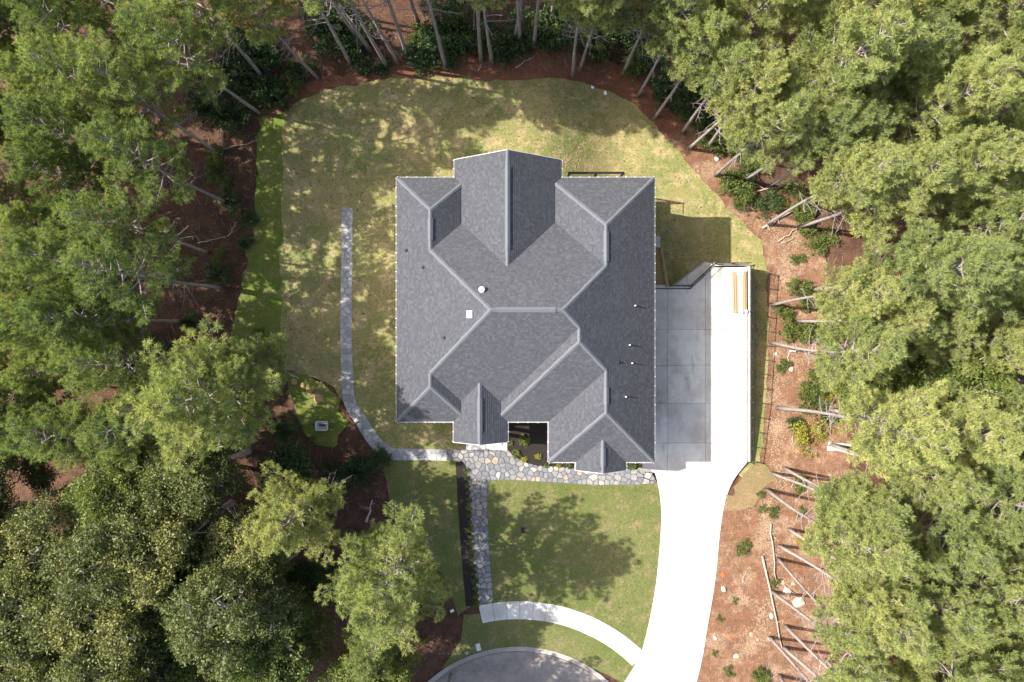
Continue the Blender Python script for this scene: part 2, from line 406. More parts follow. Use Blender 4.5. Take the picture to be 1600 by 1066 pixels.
struct(sheet('grass_mound', rough_edge(pxpoly([(440,580),(480,585),(530,625),(545,660),(520,705),(490,700),(465,650),(445,600)]), .7, seed=3), .064, M['grass_bright'], .6), 'green grass patch around the wheelbarrow')
struct(sheet('front_lawn', pxpoly([(758,744),(900,746),(1027,745),(1033,800),(1030,860),(1022,930),(1009,1018),(980,1000),(930,970),(870,955),(790,948),(762,950)]), .055, M['lawn_green'], .8), 'green front lawn between flagstone walk and driveway')
struct(sheet('side_lawn', rough_edge(pxpoly([(596,706),(718,706),(735,948),(715,962),(700,905),(640,850),(610,790)]), .12, seed=5), .058, M['lawn_green'], .8), 'shaded lawn left of the mulch strip')
struct(sheet('verge', rough_edge(pxpoly([(725,960),(800,956),(870,962),(930,978),(990,1035),(1010,1060),(980,1070),(940,1050),(880,1024),(810,1014),(740,1025),(690,1045),(720,1000)]), .05, seed=6), .05, M['lawn_green'], .8), 'curved grass verge between sidewalk and turning circle')
struct(sheet('bank_grass', rough_edge(pxpoly([(1162,740),(1198,725),(1205,745),(1190,775),(1180,790),(1150,800),(1128,790)]), .8, seed=8), .09, M['grass_low'], .6), 'patchy grass at the end of the retaining wall')

# sidewalk and turning circle share a centre
CX, CY = P(810, 1220)[:2]; PX = CH/FP
def arc(r, a0, a1, n): return [(CX+r*math.cos(a0+(a1-a0)*k/n), CY+r*math.sin(a0+(a1-a0)*k/n)) for k in range(n+1)]
circ = arc(202*PX, 0, 2*math.pi, 96)[:-1]
struct(sheet('road', circ, .03, M['asphalt'], 1.5, lambda x, y: 0), 'grey asphalt turning circle below the front lawn')
mb = MB(); a = arc(203*PX, 0, 2*math.pi, 96); b = arc(210*PX, 0, 2*math.pi, 96)
for i in range(96): mb.prism([a[i], b[i], b[i+1], a[i+1]], -.1, .075)
struct(mb.build('kerb', M['kerb_concrete']), 'rounded concrete kerb of the turning circle')
sw = struct(empty('sidewalk'), 'curved concrete sidewalk joining flagstone walk and driveway')
a0, a1 = math.atan2(273, -62), math.atan2(200, 198); ns = 13
for k in range(ns):
    q0 = a0+(a1-a0)*(k+.012)/ns; q1 = a0+(a1-a0)*(k+.988)/ns
    mb = MB(); mb.prism(ccw(arc(253*PX, q0, q1, 5)+arc(281*PX, q1, q0, 5)), -.08, .085, .004, .008)
    mb.build('slab', M['concrete'], sw)

# driveway slabs
dl = [(1022,452),(1022,735),(1028,757),(1033,800),(1030,860),(1022,930),(1004,1012),(985,1050),(966,1078)]
dr = [(1040,1200),(1088,1066),(1105,980),(1118,900),(1125,830),(1133,783),(1146,750),(1167,722)]
dl = [dl[0]]+smooth_line(dl[1:], 4); dr = smooth_line(dr, 4)
drive = [tuple(P(*p)[:2]) for p in dl+[(900,1200)]+dr+[(1167,418),(1115,418),(1079,452)]]
drive[0] = (9.16, drive[0][1]); drive[1] = (9.16, drive[1][1])
drive = ccw(drive)
dw = struct(empty('driveway'), 'pale concrete driveway and parking pad right of the house')
yy = [452-80, 515, 571, 630, 692, 750, 787, 830, 875, 925, 975, 1025, 1080, 1250]; xx = [950, 1043, 1102, 1300]
tan = M['concrete']
for j in range(len(yy)-1):
    cols = xx if j < 5 else [900, 1078 if j < 8 else 1070, 1300]
    for i in range(len(cols)-1):
        x0 = P(cols[i], 0).x+.01; x1 = P(cols[i+1], 0).x-.01; y1 = P(0, yy[j]).y-.01; y0 = P(0, yy[j+1]).y+.01
        q = drive
        for h in ((1, 0, -x0), (-1, 0, x1), (0, 1, -y0), (0, -1, y1)):
            q = clip(q, *h) if q else q
        if q:
            mb = MB(); mb.prism(q, -.12, .06); mb.build('slab', tan, dw)

# retaining wall + fence round the pad
WP = [(9.35, 3.94), (13.35, 3.94), (15.14, 5.6), (17.66, 5.6), (17.66, -9.05)]
rw = empty('retaining_wall', (17.66, -1.7, -2.3), 0, 'pale concrete retaining wall round the edge of the parking pad', 'wall'); O = Vector(rw.location)
for i in range(4):
    a = Vector(WP[i]+(0,)); b = Vector(WP[i+1]+(0,)); d = (b-a); L_ = d.length; d.normalize(); nrm = Vector((-d.y, d.x, 0))  # outward is left of travel
    n = max(1, round(L_/3.0))
    for k in range(n):
        s0 = a+d*(L_*k/n+.006); s1 = a+d*(L_*(k+1)/n-.006)
        if i == 3 and k == n-1: pass
        ext = .0
        mb = MB(); q = ccw([tuple((s0+nrm*.02)[:2]), tuple((s1+nrm*.02)[:2]), tuple((s1+nrm*.26)[:2]), tuple((s0+nrm*.26)[:2])])
        q = [(p[0]-O.x, p[1]-O.y) for p in q]; mb.prism(q, -.6, 2.3+.10, .003, .01); mb.build('wall_panel', M['wall_concrete'], rw)
led = MB(); q = ccw([(13.45, 4.25), (15.12, 5.86), (14.6, 5.98), (12.3, 4.2)]); led.prism([(p[0]-O.x, p[1]-O.y) for p in q], -.2, 1.95); led.build('footing_ledge', M['wall_concrete'], rw)
fe = empty('metal_fence', (17.7, -1.7, .1), 0, 'black metal picket fence on the retaining wall beside the parking pad', 'fence'); O = Vector(fe.location)
FH = .78
for i in range(4):
    a = Vector(WP[i]+(.1,)); b = Vector(WP[i+1]+(.1,)); d = (b-a); L_ = d.length; d.normalize(); nrm = Vector((-d.y, d.x, 0))
    a = a+nrm*.17-O; b = b+nrm*.17-O
    if i == 0: a = a+d*2.35; L_ -= 2.35
    n = max(1, round(L_/1.12))
    for k in range(n+(i == 3)):
        p = a+(b-a)*k/n; mb = MB(); mb.box((p.x-.03, p.y-.03, -.02), (p.x+.03, p.y+.03, FH+.05)); mb.box((p.x-.04, p.y-.04, FH+.052), (p.x+.04, p.y+.04, FH+.075)); mb.build('post', M['black_metal'], fe)
    for h in (.08, FH):
        mb = MB(); mb.bar(a+Vector((0, 0, h)), b+Vector((0, 0, h)), .04, .035); mb.build('rail', M['black_metal'], fe)
    mb = MB(); m = int(L_/.125)
    for k in range(m):
        p = a+(b-a)*(k+.5)/m; mb.bar(p+Vector((0, 0, .09)), p+Vector((0, 0, FH-.02)), .012)
    tag(mb.build('picket', M['black_metal'], fe), kind='stuff')

# ------------------------------------------------------------ flagstone walks
def voronoi_stones(name, poly, size, seed, parent, z, mat, limit=290):
    rnd = random.Random(seed); poly = ccw(poly); xs = [p[0] for p in poly]; ys = [p[1] for p in poly]
    E = [(poly[i], poly[(i+1) % len(poly)]) for i in range(len(poly))]
    seeds = []; tries = 0
    while tries < 9000:
        tries += 1; x = rnd.uniform(min(xs), max(xs)); y = rnd.uniform(min(ys), max(ys)); s = size*rnd.choice((.62, .8, 1, 1.25))
        if inside(x, y, poly) and all((x-a)**2+(y-b)**2 > (.5*(s+c))**2 for a, b, c in seeds): seeds.append((x, y, s))
    ghosts = []
    for x, y, s in seeds:
        for p, q in E:
            dx, dy = q[0]-p[0], q[1]-p[1]; l2 = dx*dx+dy*dy
            if l2 < 1e-9: continue
            t = ((x-p[0])*dx+(y-p[1])*dy)/l2
            if -.2 < t < 1.2:
                fx, fy = p[0]+dx*t, p[1]+dy*t
                if math.hypot(fx-x, fy-y) < size*1.3:
                    g = (2*fx-x, 2*fy-y)
                    if not inside(g[0], g[1], poly): ghosts.append(g)
    A = np.array([s[:2] for s in seeds]+ghosts); cnt = 0; rest = MB()
    order = sorted(range(len(seeds)), key=lambda i: -seeds[i][2])
    for i in order:
        x, y, _ = seeds[i]; r = size*1.6; d = np.hypot(A[:, 0]-x, A[:, 1]-y); idx = [j for j in np.argsort(d)[1:26] if d[j] > 1e-4]
        c = [(x-r, y-r), (x+r, y-r), (x+r, y+r), (x-r, y+r)]
        for j in idx:
            ax, ay = float(A[j][0]), float(A[j][1]); nx, ny = x-ax, y-ay; l = math.hypot(nx, ny); nx /= l; ny /= l
            gap = .028
            c = clip(c, nx, ny, -(nx*(ax+x)/2+ny*(ay+y)/2)-gap)
            if not c: break
        if not c or abs(area2(c)) < .012: continue
        cx = sum(p[0] for p in c)/len(c); cy = sum(p[1] for p in c)/len(c)
        # cut the corners so that the outline is not a plain Voronoi cell
        o = []
        for k in range(len(c)):
            p = c[k]; q = c[(k+1) % len(c)]; t = rnd.uniform(.1, .22)
            o += [(p[0]+(q[0]-p[0])*t-cx, p[1]+(q[1]-p[1])*t-cy), (q[0]+(p[0]-q[0])*t-cx, q[1]+(p[1]-q[1])*t-cy)]
        mb = MB(); h = z+rnd.uniform(-.006, .008)
        if cnt < limit:
            mb.prism(o, -.05, h, .03, .012); ob = mb.build('flagstone', mat, parent, loc=(cx, cy, 0))
            ob.rotation_euler = (rnd.uniform(-.015, .015), rnd.uniform(-.015, .015), 0); cnt += 1
        else: rest.prism([(p[0]+cx, p[1]+cy) for p in o], -.05, h, .03, .012)
    if rest.v: tag(rest.build('flagstone_rest', mat, parent), kind='stuff')
    return cnt
w2 = lambda pts: [tuple(P(*p)[:2]) for p in pts]
fw = struct(empty('flagstone_walk'), 'pale grey flagstone walk from front porch to driveway and sidewalk')
walk = w2([(700,702),(793,702),(803,712),(822,722),(840,727),(900,730),(1016,733),(1027,755),(1000,757),(930,758),(870,754),(800,750),(768,750),(762,757),(762,800),(765,860),(771,938),(748,946),(742,900),(736,830),(732,760),(728,728),(722,720),(700,719)])
b_ = sheet('walk_bed', walk, .066, M['mortar'], 1.0); b_.parent = fw
voronoi_stones('flagstone', walk, .37, 5, fw, .098, M['flagstone'], 295)
gp = struct(empty('side_path'), 'grey stone path running from back lawn round to the front porch')
lc = smooth_line([(543,325),(542,420),(541,520),(543,585),(547,628),(566,660),(586,690),(610,708),(650,710),(699,711)], 5)
hw = [8.5, 9, 9.2, 9.5, 9.5, 9.5, 10, 9.5, 9, 9]
L1, L2 = [], []
for i, p in enumerate(lc):
    q = lc[min(i+1, len(lc)-1)]; o = lc[max(i-1, 0)]; d = Vector((q[0]-o[0], q[1]-o[1])).normalized(); w = np.interp(i, np.arange(10)*5, hw)
    L1.append((p[0]-d.y*w, p[1]+d.x*w)); L2.append((p[0]+d.y*w, p[1]-d.x*w))
pth = w2(L1+L2[::-1])
b_ = sheet('path_bed', pth, .066, M['path_bed'], 1.0); b_.parent = gp
voronoi_stones('flagstone', ccw(pth), .42, 9, gp, .09, M['path_stone'], 290)
# mulch beds
struct(sheet('planting_bed', w2([(793,640),(856,640),(1020,700),(1018,735),(900,733),(838,729),(815,722),(800,712),(793,700)]), .068, M['mulch'], .6), 'dark mulch planting bed beside the front porch')
struct(sheet('mulch_strip', w2([(712,722),(722,721),(729,731),(731,760),(735,830),(741,900),(746,946),(728,947),(722,880),(716,800)]), .074, M['mulch'], .6), 'narrow dark mulch strip along the flagstone walk')

# ------------------------------------------------------------ house
T = 2/3; ZE = 5.6
XL, XR, YB, YF, YR = -7.69, 9.49, 10.9, -5.38, -8.08
HALL = dict(
 L=(XL, -2.83, YF, YB, 'hh'), Cc=(XL, XR, -4.51, 8.29, 'hh'), Rr=(2.45, XR, YR, YB, 'hh'), F=(-1.17, XR, YF, 7.0, 'hh'),
 G1=(-3.85, 3.29, 3.0, 12.1, 'g'), G2=(-3.89, -.3, -6.75, -2.0, 'g'), G3=(4.27, 7.61, -8.63, -5.5, 'g'))
bodies = []
for nm, (x0, x1, y0, y1, ty) in HALL.items():
    pl = [(T, 0, ZE-T*x0), (-T, 0, ZE+T*x1)]
    if ty == 'hh':
        pl.append((0, T, ZE-T*y0)) if nm != 'X' else None
        pl.append((0, -T, ZE+T*y1))
    bodies.append(dict(rect=(x0, x1, y0, y1), planes=pl))
def key(p): return (round(p[0], 4), round(p[1], 4), round(p[2], 3))
def env(x, y):
    z = -9
    for b in bodies:
        x0, x1, y0, y1 = b['rect']
        if x0-1e-6 <= x <= x1+1e-6 and y0-1e-6 <= y <= y1+1e-6: z = max(z, min(a*x+c*y+d for a, c, d in b['planes']))
    return z
faces = {}
for bi, b in enumerate(bodies):
    x0, x1, y0, y1 = b['rect']
    for p in b['planes']:
        poly = [(x0, y0), (x1, y0), (x1, y1), (x0, y1)]
        for q in b['planes']:
            if q != p and poly: poly = clip(poly, q[0]-p[0], q[1]-p[1], q[2]-p[2])
        pieces = [poly] if poly else []
        for bj, o in enumerate(bodies):
            if bj == bi: continue
            u0, u1, v0, v1 = o['rect']; H = [(1, 0, -u0), (-1, 0, u1), (0, 1, -v0), (0, -1, v1)]; skip = False
            for q in o['planes']:
                if key(q) == key(p):
                    if bj > bi: skip = True
                    continue
                h = (q[0]-p[0], q[1]-p[1], q[2]-p[2])
                if abs(h[0])+abs(h[1]) < 1e-9:
                    if h[2] <= 0: skip = True
                    continue
                H.append(h)
            if skip: continue
            new = []
            for pc in pieces:
                cur = pc
                for h in H:
                    if not cur: break
                    out = clip(cur, -h[0], -h[1], -h[2])
                    if out: new.append(out)
                    cur = clip(cur, *h)
            pieces = new
        faces.setdefault(key(p), []).extend(pieces)
def touch(A, B):
    for i in range(len(A)):
        p = Vector(A[i]); q = Vector(A[(i+1) % len(A)]); L_ = (q-p).length
        if L_ < 1e-4: continue
        d = (q-p)/L_
        for j in range(len(B)):
            r = Vector(B[j])-p; s = Vector(B[(j+1) % len(B)])-p
            if abs(r.x*d.y-r.y*d.x) < 1e-3 and abs(s.x*d.y-s.y*d.x) < 1e-3:
                u, v = sorted((r.dot(d), s.dot(d)))
                if min(v, L_)-max(u, 0) > .01: return True
    return False
def groups(ps):
    left = [p for p in ps if p]; out = []
    while left:
        g = [left.pop()]; k = 0
        while k < len(g):
            for o in left[:]:
                if touch(g[k], o): g.append(o); left.remove(o)
            k += 1
        out.append(g)
    return out
house = empty('brick_house', (0, 0, 0), 0, 'large house with dark grey shingled hip and gable roof in the clearing', 'house')
for (a, b, c), pieces in faces.items():
    for pieces in groups(pieces):
     g = Vector((a, b)).normalized(); al = Vector((-g.y, g.x)); off = (ZE-c)/T   # distance up from the eave line, in plan
     ex = EXPO*math.cos(math.atan(T)); mb = MB(); cs = 1/math.cos(math.atan(T))
     for pc in pieces:
        vs = [p[0]*g.x+p[1]*g.y-off for p in pc]
        for i in range(int(math.floor(min(vs)/ex-1e-6)), int(math.ceil(max(vs)/ex))+1):
            q = clip(pc, g.x, g.y, -off-i*ex)
            if q: q = clip(q, -g.x, -g.y, off+(i+1)*ex)
            if not q: continue
            q = ccw(q)
            pts = []; uv = []
            for p in q:
                v = p[0]*g.x+p[1]*g.y-off; lift = .027*(1-(v-i*ex)/ex)
                pts.append((p[0], p[1], a*p[0]+b*p[1]+c+lift+.02)); uv.append((p[0]*al.x+p[1]*al.y, v*cs+.001))
            mb.poly(pts, uv)
            for k in range(len(q)):
                k2 = (k+1) % len(q)
                if abs(q[k][0]*g.x+q[k][1]*g.y-off-i*ex) < 1e-4 and abs(q[k2][0]*g.x+q[k2][1]*g.y-off-i*ex) < 1e-4:
                    A, B = pts[k], pts[k2]; mb.poly([B, A, (A[0], A[1], A[2]-.03), (B[0], B[1], B[2]-.03)], [uv[k2], uv[k], uv[k], uv[k2]])
     if mb.v: mb.build('roof_slope', M['shingles'], house)
lines = [  # hips and ridges in plan; last value: length share that carries a ridge vent
 ((XL,YB),(-5.26,8.47),0), ((-5.26,8.47),(-3.34,10.39),0), ((-5.26,8.47),(-5.26,5.86),(.2,.75)), ((-5.26,5.86),(-1.29,1.89),0), ((-1.29,1.89),(3.09,1.89),(.08,.9)),
 ((-1.29,1.89),(-5.26,-2.08),0), ((-5.26,-2.08),(-5.26,-2.95),0), ((-5.26,-2.95),(XL,YF),0), ((-5.26,-2.95),(-3.36,-4.85),0),
 ((3.09,1.89),(5.97,4.77),0), ((5.97,4.77),(5.97,7.38),(.1,.85)), ((5.97,7.38),(XR,YB),0), ((5.97,7.38),(2.87,10.48),0),
 ((3.09,1.89),(4.16,.82),0), ((4.16,.82),(4.16,-.05),0), ((4.16,-.05),(-.735,-4.95),0), ((4.16,-.05),(5.97,-1.86),0),
 ((5.97,-1.86),(5.97,-4.56),(.4,.8)), ((5.97,-4.56),(2.45,YR),0), ((5.97,-4.56),(XR,YR),0),
 ((-.28,12.1),(-.28,4.72),(.14,.85)), ((-2.095,-6.75),(-2.095,-2.715),(.2,.75)), ((5.94,-8.63),(5.94,-6.41),(.2,.75))]
for p, q, vent in lines:
    p = Vector(p); q = Vector(q); d = (q-p); L_ = d.length; d.normalize(); nr = Vector((-d.y, d.x)); w = .13; mb = MB()
    if env(*(p+d*.05)) > env(*(q-d*.05))+.01: p, q = q, p; d = -d; nr = -nr
    # slope of the roof on either side of the line
    n = max(2, round(L_/.17))
    mid = p+d*L_/2; e = .12
    def side(s_, P0): return (env(*(P0+nr*s_*e))-env(*P0))/e
    sl_, sr = side(1, mid), side(-1, mid)
    for k in range(n):
        a0 = p+d*(L_*k/n-.02); a1 = p+d*min(L_, L_*(k+1)/n+.03)
        for s_, m_ in ((1, sl_), (-1, sr)):
            P0 = p+d*(L_*k/n); P1 = p+d*(L_*(k+1)/n)
            z0 = (env(*(p+d*.02))+(env(*(q-d*.02))-env(*(p+d*.02)))*k/n)+.062; z1 = (env(*(p+d*.02))+(env(*(q-d*.02))-env(*(p+d*.02)))*(k+1)/n)+.044
            A = Vector((*P0, z0)); B = Vector((*P1, z1)); ww = w*(1+.12*math.sin(k*5.3+p.x))
            A2 = Vector((*(P0+nr*s_*ww), z0+m_*ww)); B2 = Vector((*(P1+nr*s_*ww), z1+m_*ww))
            f = [A, B, B2, A2] if s_ < 0 else [A, A2, B2, B]
            mb.poly(f)
            dz = Vector((0, 0, -.045)); mb.poly([A2, B2, B2+dz, A2+dz] if s_ < 0 else [B2, A2, A2+dz, B2+dz]); mb.poly([A, A2, A2+dz, A+dz] if s_ < 0 else [A2, A, A+dz, A2+dz])
    mb.build('ridge_cap' if vent else 'hip_cap', M['cap_shingles'], house)
    if vent:
        v0, v1 = vent; mb = MB(); A = p+d*L_*v0; B = p+d*L_*v1; z = env(*(p+d*L_*.5))+.05
        for s_, m_ in ((1, sl_), (-1, sr)):
            a_ = Vector((*A, z+.055)); b_ = Vector((*B, z+.055)); o = Vector((*(nr*s_*.165), m_*.165)); lo = Vector((0, 0, -.045))
            mb.poly([a_, b_, b_+o, a_+o] if s_ < 0 else [a_, a_+o, b_+o, b_]); mb.poly([a_+o, b_+o, b_+o+lo, a_+o+lo] if s_ < 0 else [b_+o, a_+o, a_+o+lo, b_+o+lo])
            mb.poly([a_, a_+o, a_+o+lo, a_+lo]); mb.poly([b_+o, b_, b_+lo, b_+o+lo])
        mb.build('ridge_vent', M['cap_shingles'], house)
# eaves: outline, fascia, gutter, soffit, walls
OUT = [(XL,YB),(XL,YF),(-3.89,YF),(-3.89,-6.75),(-.3,-6.75),(-.3,YF),(2.45,YF),(2.45,YR),(4.27,YR),(4.27,-8.63),(7.61,-8.63),(7.61,YR),(XR,YR),(XR,YB),(3.29,YB),(3.29,12.1),(-3.85,12.1),(-3.85,YB)]
gable_edges = {((-3.89,-6.75),(-.3,-6.75)), ((4.27,-8.63),(7.61,-8.63)), ((3.29,12.1),(-3.85,12.1))}
for i in range(len(OUT)):
    p, q = OUT[i], OUT[(i+1) % len(OUT)]; d = Vector((q[0]-p[0], q[1]-p[1])).normalized(); o = Vector((d.y, -d.x))   # outward (ccw outline)
    P3 = lambda s, t, z: (p[0]+d.x*s+o.x*t, p[1]+d.y*s+o.y*t, z); L_ = math.dist(p, q)
    if (p, q) in gable_edges:
        mx = (p[0]+q[0])/2; zr = ZE+T*abs(p[0]-mx); mb = MB()
        for e0 in (p, q):
            mb.bar((e0[0], e0[1]+o.y*.015, ZE-.06), (mx, e0[1]+o.y*.015, zr-.06), .03, .16)
        mb.build('rake_board', M['white_trim'], house)
        mb = MB(); yv = p[1]-o.y*.35; dy = o.y*.06
        tri = [(p[0]+.2, ZE-.12), (q[0]-.2, ZE-.12), (mx, zr-.2)] if p[0] < q[0] else [(q[0]+.2, ZE-.12), (p[0]-.2, ZE-.12), (mx, zr-.2)]
        A = [(x, yv, z) for x, z in tri]; B = [(x, yv-dy, z) for x, z in tri]; mb.poly(A if o.y < 0 else A[::-1]); mb.poly(B[::-1] if o.y < 0 else B)
        mb.build('gable_panel', M['white_trim'], house); continue
    mb = MB(); mb.bar(P3(0.01, .004, ZE-.08), P3(L_-.01, .004, ZE-.08), .02, .17); mb.build('fascia', M['white_trim'], house)
    mb = MB(); s = -.0
    # gutter: U profile with hangers
    prof = [(.016, 0.0), (.016, -.10), (.075, -.10), (.07, -.005), (.062, -.005), (.055, -.09), (.026, -.09), (.026, 0.0)]
    for k in range(len(prof)-1):
        t0, z0 = prof[k]; t1, z1 = prof[k+1]; mb.poly([P3(-.0, t0, ZE-.0+z0), P3(L_, t0, ZE+z0), P3(L_, t1, ZE+z1), P3(0, t1, ZE+z1)])
    mb.build('gutter', M['white_trim'], house)
    mb = MB(); n = max(2, int(L_/.62))
    for k in range(n+1):
        s_ = .04+(L_-.08)*k/n; mb.bar(P3(s_, -.01, ZE+.012), P3(s_, .1, ZE+.005), .045, .012)
    tag(mb.build('gutter_hanger', M['white_trim'], house), kind='stuff')
sof = MB()
for r in ((XL, -3.0, YF, YB), (-3.0, 2.6, YF, YB), (2.6, XR, YR, YB), (-3.85, 3.29, YB, 12.1), (-3.89, -.3, -6.75, YF), (4.27, 7.61, -8.63, YR)):
    sof.box((r[0]+.012, r[2]+.012, ZE-.15), (r[1]-.012, r[3]-.012, ZE-.13))
sof.build('soffit', M['white_trim'], house)
WO = [(XL,YB),(XL,YF),(2.45,YF),(2.45,YR),(4.27,YR),(4.27,-8.5),(7.61,-8.5),(7.61,YR),(XR,YR),(XR,YB),(3.29,YB),(3.29,12.1),(-3.85,12.1),(-3.85,YB)]
ins = .35; n = len(WO); WI = []
for i in range(n):
    a, b, c = WO[i-1], WO[i], WO[(i+1) % n]
    d1 = Vector((b[0]-a[0], b[1]-a[1])).normalized(); d2 = Vector((c[0]-b[0], c[1]-b[1])).normalized()
    WI.append((b[0]-d1.y*ins-d2.y*ins, b[1]+d1.x*ins+d2.x*ins))
def opening(kind, p, d, o, s, w, z0, z1):
    X = lambda u, t, z: Vector((p[0]+d.x*u+o.x*t, p[1]+d.y*u+o.y*t, z))
    fr = MB()
    for A, B, ww, hh in ((X(s-w/2, .03, z0), X(s+w/2, .03, z0), .08, .08), (X(s-w/2, .03, z1), X(s+w/2, .03, z1), .08, .08)): fr.bar(A, B, ww, hh)
    for u in (s-w/2, s+w/2): fr.bar(X(u, .035, z0-.04), X(u, .035, z1+.04), .08, .08)
    if kind == 'window': fr.bar(X(s, .03, z0+.04), X(s, .03, z1-.04), .05, .04)
    f = fr.build(kind, M['white_trim'], house)
    pn = MB(); pn.bar(X(s-w/2+.04, .006, (z0+z1)/2), X(s+w/2-.04, .006, (z0+z1)/2), .03, z1-z0-.09)
    pn.build('pane' if kind == 'window' else 'panel', M['glass_dark'] if kind == 'window' else M['white_trim' if kind == 'garage_door' else 'door_wood'], f)
for i in range(n):
    p, q = WI[i], WI[(i+1) % n]; d = Vector((q[0]-p[0], q[1]-p[1])); L_ = d.length; d.normalize(); o = Vector((d.y, -d.x)); mb = MB()
    X = lambda u, t, z: (p[0]+d.x*u+o.x*t, p[1]+d.y*u+o.y*t, z); zb = -2.7
    for t, fl in ((0, 1), (-.2, -1)):
        Q = [X(0, t, zb), X(L_, t, zb), X(L_, t, ZE-.155), X(0, t, ZE-.155)]; mb.poly(Q if fl > 0 else Q[::-1], [(0, zb), (L_, zb), (L_, ZE), (0, ZE)])
    mb.build('wall', M['brick_wall'], house)
    if L_ > 16 and o.x > 0:
        for s in (4.2, 8.0): opening('garage_door', p, d, o, s, 2.9, .12, 2.6)
        for s in (2.0, 5.5, 9.0, 14.5): opening('window', p, d, o, s, 1.1, 3.5, 4.9)
    elif L_ > 2.5:
        k = max(1, int(L_/3.2))
        for j in range(k):
            s = L_*(j+.5)/k
            if abs(o.y+1) < .1 and p[1] > -6 and abs(p[0]+d.x*s+2.1) < 1.2: opening('front_door', p, d, o, s, 1.2, .2, 2.6); continue
            opening('window', p, d, o, s, 1.1, 2.4, 4.2)
# porch
for x, y in ((-3.6, -6.45), (-.6, -6.45)):
    mb = MB(); mb.box((x-.13, y-.13, .1), (x+.13, y+.13, ZE-.15)); mb.box((x-.19, y-.19, .1), (x+.19, y+.19, .7)); mb.build('porch_column', M['white_trim'], house)
st = MB(); st.box((-3.45, -8.02+.55, .0), (-.35, -5.75, .16)); st.build('porch_floor', M['stone_white'], house)
xs_ = [-3.45, -3.05, -1.95, -.72, -.35]
pp = P(0, 693).y; 
for k in range(4):
    mb = MB(); mb.prism([(xs_[k]+.012, -8.12), (xs_[k+1]-.012, -8.12), (xs_[k+1]-.012, -7.49), (xs_[k]+.012, -7.49)], -.03, .14, .01, .01); mb.build('porch_step', M['stone_white'], house)
# roof fittings
def onroof(px, py):
    z = 8.0
    for _ in range(12):
        p = P(px, py, z); z = env(p.x, p.y)
    return Vector((p.x, p.y, z))
for px, py, h in ((991.5,478,.34),(983,539,.34),(987,567.5,.30),(977,619.5,.33)):
    p = onroof(px, py); mb = MB(); mb.tube([p-Vector((0,0,.1)), p+Vector((0,0,h))], .045, 10); f = mb.build('vent_pipe', M['vent_white'], house)
    mb = MB(); mb.tube([p-Vector((0,0,.08)), p+Vector((0,0,.05)), p+Vector((0,0,.12))], [.13, .09, .055], 10); mb.build('pipe_boot', M['vent_dark'], f)
for px, py in ((635,391.5),(661,418),(694,528),(966,566)):
    p = onroof(px, py); mb = MB(); mb.tube([p-Vector((0,0,.08)), p+Vector((0,0,.09)), p+Vector((0,0,.16))], [.12, .1, .06], 10); mb.build('vent_pipe', M['vent_dark'], house)
p = onroof(753, 453); mb = MB(); mb.tube([p-Vector((0,0,.1)), p+Vector((0,0,.2))], .12, 12); mb.tube([p+Vector((0,0,.2)), p+Vector((0,0,.24)), p+Vector((0,0,.33))], [.19,.19,.05], 12); mb.build('roof_vent', M['vent_white'], house)
p = onroof(734.5, 491.5); mb = MB(); mb.box(p+Vector((-.17,-.2,-.12)), p+Vector((.13,.2,.2))); mb.prism([(p.x-.2,p.y-.23),(p.x+.16,p.y-.23),(p.x+.16,p.y+.23),(p.x-.2,p.y+.23)], p.z+.203, p.z+.27, .15, .03); mb.build('roof_vent', M['vent_white'], house)
# rear deck
dk = MB
for k in range(14):
    x = 3.95+k*.275; mb = MB(); mb.box((x, 10.6, 2.5), (x+.26, 11.62, 2.54)); mb.build('deck_board', M['deck_dark'], house)
mb = MB(); mb.box((3.95, 11.6, 2.35), (7.8, 11.66, 2.545)); mb.build('deck_beam', M['deck_dark'], house)
for x in (4.0, 5.9, 7.75):
    mb = MB(); mb.box((x-.06, 11.67, terr(x, 11.7)-.1), (x+.06, 11.78, 3.55)); mb.build('deck_post', M['black_metal'], house)
mb = MB(); mb.box((3.92, 11.66, 3.555), (7.85, 11.8, 3.6)); mb.box((3.92, 10.9, 3.5), (3.98, 11.65, 3.55)); mb.box((7.79, 10.9, 3.5), (7.85, 11.65, 3.55)); mb.build('deck_rail', M['black_metal'], house)
mb = MB()
for k in range(30): mb.box((4.0+k*.127, 11.715, 2.56), (4.012+k*.127, 11.727, 3.55))
tag(mb.build('baluster', M['black_metal'], house), kind='stuff')
# outside stair down to the low yard
stair = empty('wooden_staircase', (11.0, 5.7, -2.3), 0, 'tan wooden staircase beside the right house wall down to the lower yard', 'stairs')
O = Vector(stair.location); nT = 12
for k in range(nT):
    y = 4.1+k*.262; z = -.02-(k+1)*2.25/(nT+1)
    mb = MB(); mb.box((10.1-O.x, y-O.y, z-.04-O.z), (11.4-O.x, y+.205-O.y, z-O.z)); mb.build('tread', M['wood_treated'], stair)
for x in (10.05, 11.43):
    mb = MB(); mb.bar(Vector((x, 4.05, -.2))-O, Vector((x, 7.3, -2.42))-O, .04, .26); mb.build('stringer', M['wood_treated'], stair)
for x in (11.5,):
    mb = MB(); mb.bar(Vector((x, 4.05, .85))-O, Vector((x, 7.25, -1.35))-O, .13, .05); mb.build('handrail', M['wood_treated'], stair)
    mb = MB(); mb.bar(Vector((x, 4.05, .28))-O, Vector((x, 7.25, -1.92))-O, .04, .09); mb.build('lower_rail', M['wood_treated'], stair)
    for k in range(4):
        y = 4.1+k*1.03; z = -.2-k*.7; mb = MB(); mb.box((x-.045-O.x, y-.045-O.y, z-.2-O.z), (x+.045-O.x, y+.045-O.y, z+1.0-O.z)); mb.build('post', M['wood_treated'], stair)
